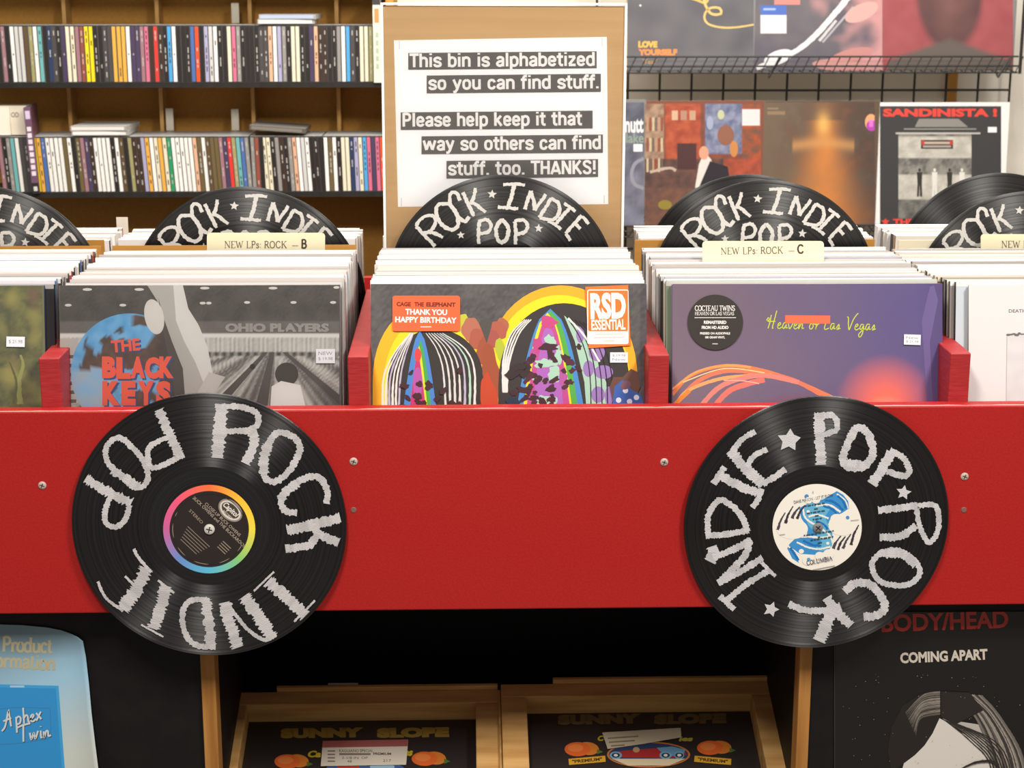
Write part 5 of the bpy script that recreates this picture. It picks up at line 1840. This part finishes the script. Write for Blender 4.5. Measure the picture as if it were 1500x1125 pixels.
def crate(pxc, py_b, Yb, wdt, Ld, lb, lab_w, left):
    p = W(pxc, py_b, Yb)
    Rm = Matrix.Rotation(TILT, 4, 'X')
    # frame of the sloping top: origin at its back edge, y runs up the slope, z is its normal
    mw = Matrix.Translation(p) @ Rm
    root = empty('fruit_crate', Matrix.Translation((p.x, Yb, SH)))
    tag(root, lb, 'crate', 'wooden fruit crates on the lower shelf')
    wi = root.matrix_basis.inverted()
    hw, fw, rec = wdt / 2, .033, .030

    def rail(name, x0, x1, y0, y1, z0=-.034, z1=0.0):
        o = MB().box(x0, x1, y0, y1, z0, z1).build(name, 'crate', root, mw, False, .0012)
        return o
    rail('rail', -hw, hw, -.024, 0)
    rail('rail', -hw, -hw + fw, -Ld, -.0245)
    rail('rail', hw - fw, hw, -Ld, -.0245)
    rail('rail', -hw + fw + .0005, hw - fw - .0005, -Ld, -Ld + .03)
    # thin slats on the outside
    rail('slat', -hw * .62, hw * .98, .0005, .006, -.036, .006)
    if left:
        rail('slat', hw + .0005, hw + .0045, -Ld, -.012, -.036, -.004)
        rail('slat', -hw - .0105, -hw - .0005, -Ld, -.024, -.040, -.008)
        rail('slat', -hw - .0180, -hw - .0110, -Ld, -.085, -.050, -.014)
    else:
        rail('slat', hw + .0005, hw + .0150, -Ld, -.016, -.040, -.004)
        rail('slat', hw + .0155, hw + .0225, -Ld, -.075, -.044, -.010)
        rail('slat', -hw - .0035, -hw - .0005, -Ld, -.012, -.036, -.006)
    # body down to the shelf
    back, front = mw @ Vector((0, -.002, -.0345)), mw @ Vector((0, -Ld, -.0345))
    P = []
    for x in (-hw, hw):
        for v in (front, back):
            P += [(x, v.y - Yb, 0.0), (x, v.y - Yb, v.z - SH)]
    m = MB()
    m.idx(P, [(0, 4, 5, 1), (1, 5, 7, 3), (4, 6, 7, 5), (2, 0, 1, 3), (6, 2, 3, 7), (0, 2, 6, 4)], ['808080'] * 6)
    m.build('body', 'crate', root)
    # printed end panel
    mp = mw @ Matrix.Translation((0, 0, -rec)) @ Matrix.Rotation(radians(-90), 4, 'X')
    a = Art(mp, None, base=.0004)
    q0, q1 = -hw + fw + .0005, hw - fw - .0005
    y0 = -(-.0245)
    MBp = MB()
    MBp.box(q0, q1, .0, .002, -(Ld - .031), -.0248, '2a2524')
    pan = MBp.build('label_panel', 'print', root, mp)
    pan['label'] = 'black printed fruit label'
    return root, mp, pan


def orange(a, x, z, s, flip=1):
    a.ell(x + 16 * s * flip, z - 1 * s, 17 * s, 10 * s, 'c8742c', 6 * flip); a.ell(x, z, 20 * s, 11 * s, 'd0602a', 0); a.ell(x - 3 * s, z - 2 * s, 12 * s, 6 * s, 'd8783c')
    a.poly([(x + 30 * s * flip, z), (x + 40 * s * flip, z + 4 * s), (x + 30 * s * flip, z + 8 * s)], '4a6a2c')


def fruit_art(root, mp, x, wscale, ytop, faded, rot):
    a = Art(mp, None, base=.0006)
    cc = '8f7430' if not faded else '6a5a3a'
    a.text('SUNNY', x - 62, ytop, 122, 15, cc, rot, .09); a.text('SLOPE', x + 71, ytop - .5, 106, 15, cc, rot, .09)
    return a


crL, mpL, panL = crate(531, 1012, .262, .365, .235, 'pine fruit crate with gold lettered label and red striped card, left of the pair', 0, True)
a = fruit_art(crL, mpL, 534, 1, 1074, False, -.8)
a.text('Ca', 461, 1105, 20, 10, 'b8a020', 0, .05, .3)
a.text('es', 598, 1104, 13, 8, 'b8a020', 0, .05, .3)
orange(a, 421, 1116, .95); orange(a, 622, 1112, .95)
a.ell(535, 1128, 58, 14, '3a5a8a'); a.ell(560, 1124, 18, 6, '8ab0c8'); a.ell(510, 1124, 16, 5, 'b03a30')
a.build('label_print', 'print', panL)['label'] = 'gold lettering and orange fruit'
a = Art(mpL, None, base=.0022)
a.poly([(473, 1087), (598, 1085), (595, 1122), (470, 1124)], 'ccc2b2'); a.poly([(473, 1087), (598, 1085), (597, 1095), (472, 1097)], '9a5450')
a.text('KAGUIANO SPECIAL', 522, 1101.5, 50, 4.2, '5a5048', 0, .01)
a.text('PREMIUM', 560, 1106, 26, 3.6, '4a4440', 0, .03); a.rect(497, 1105, 543, 1108, '7a7068'); a.text('3-1/8 IN. OP', 520, 1112, 38, 3.6, '4a4440'); a.text('48', 512, 1117, 7, 3.4, '4a4440'); a.text('217', 567, 1116, 12, 3.6, '4a4440')
for z in (1102, 1107, 1112, 1117):
    a.rect(480, z - 1, 491, z + 1, '7a7068')
o = a.build('stock_card', 'paper', panL)
o['label'] = 'white stock card with a red strip'
crR, mpR, panR = crate(934, 1000, .255, .362, .185, 'pine fruit crate with faded label picturing a racing car, right of the pair', 0, False)
a = fruit_art(crR, mpR, 940, 1, 1054, True, -1)
orange(a, 846, 1098, .95); orange(a, 1040, 1096, .95)
a.text('C', 880, 1082, 9, 8, 'b8a020', 0, .05, .3); a.text('ies', 1005, 1083, 20, 7, 'a8983c', 0, .05, .3)
a.ell(950, 1106, 61, 19, 'b06a30'); a.ell(950, 1106, 58, 17, '2a3a5a'); a.poly([(896, 1112), (1004, 1112), (980, 1122), (920, 1122)], 'c8b898')
a.poly([(894, 1104), (915, 1100), (970, 1096), (1000, 1098), (1006, 1106), (985, 1111), (905, 1110)], '9a2c2a'); a.poly([(962, 1096), (985, 1094), (1004, 1099), (1000, 1108), (975, 1108)], '5a8aa8')
for x in (902, 975, 995):
    a.ell(x, 1107, 9 if x != 995 else 7, 5.5, '6a9ab4'); a.ell(x, 1107, 6, 3.6, '2a3038'); a.ell(x, 1107, 3, 2, 'c8ccc8')
a.ell(932, 1099, 5, 4, 'b08a60')
for x, r_ in ((860, -5), (1044, 5)):
    a.rect(x - 27, 1110, x + 27, 1119, 'c8962c', r_); a.text('"PREMIUM"', x, 1114.5, 44, 5, '4a3418', r_, .04)
a.build('label_print', 'print', panR)['label'] = 'faded lettering, orange fruit and a racing car in an oval'
a = Art(mpR, None, base=.0024)
a.poly([(882, 1075), (997, 1068), (998, 1082), (940, 1092), (890, 1099)], 'b4a78e')
a.rect(890, 1081, 935, 1083, '7a6c58', -4); a.rect(892, 1087, 930, 1089, '7a6c58', -4); a.rect(895, 1093, 915, 1095, '7a6c58', -4)
a.build('stock_card', 'paper', panR)['label'] = 'creased pale stock card'
p = W(502, 1007, .268)
o = MB().box(-.02, .02, 0, .0008, 0, p.z - SH + .003, 'd8d4cc').build('paper_slip', 'paper', None, Matrix.Translation((p.x, .275, SH)))
tag(o, 'white paper slip poking up behind the left fruit crate', 'paper')
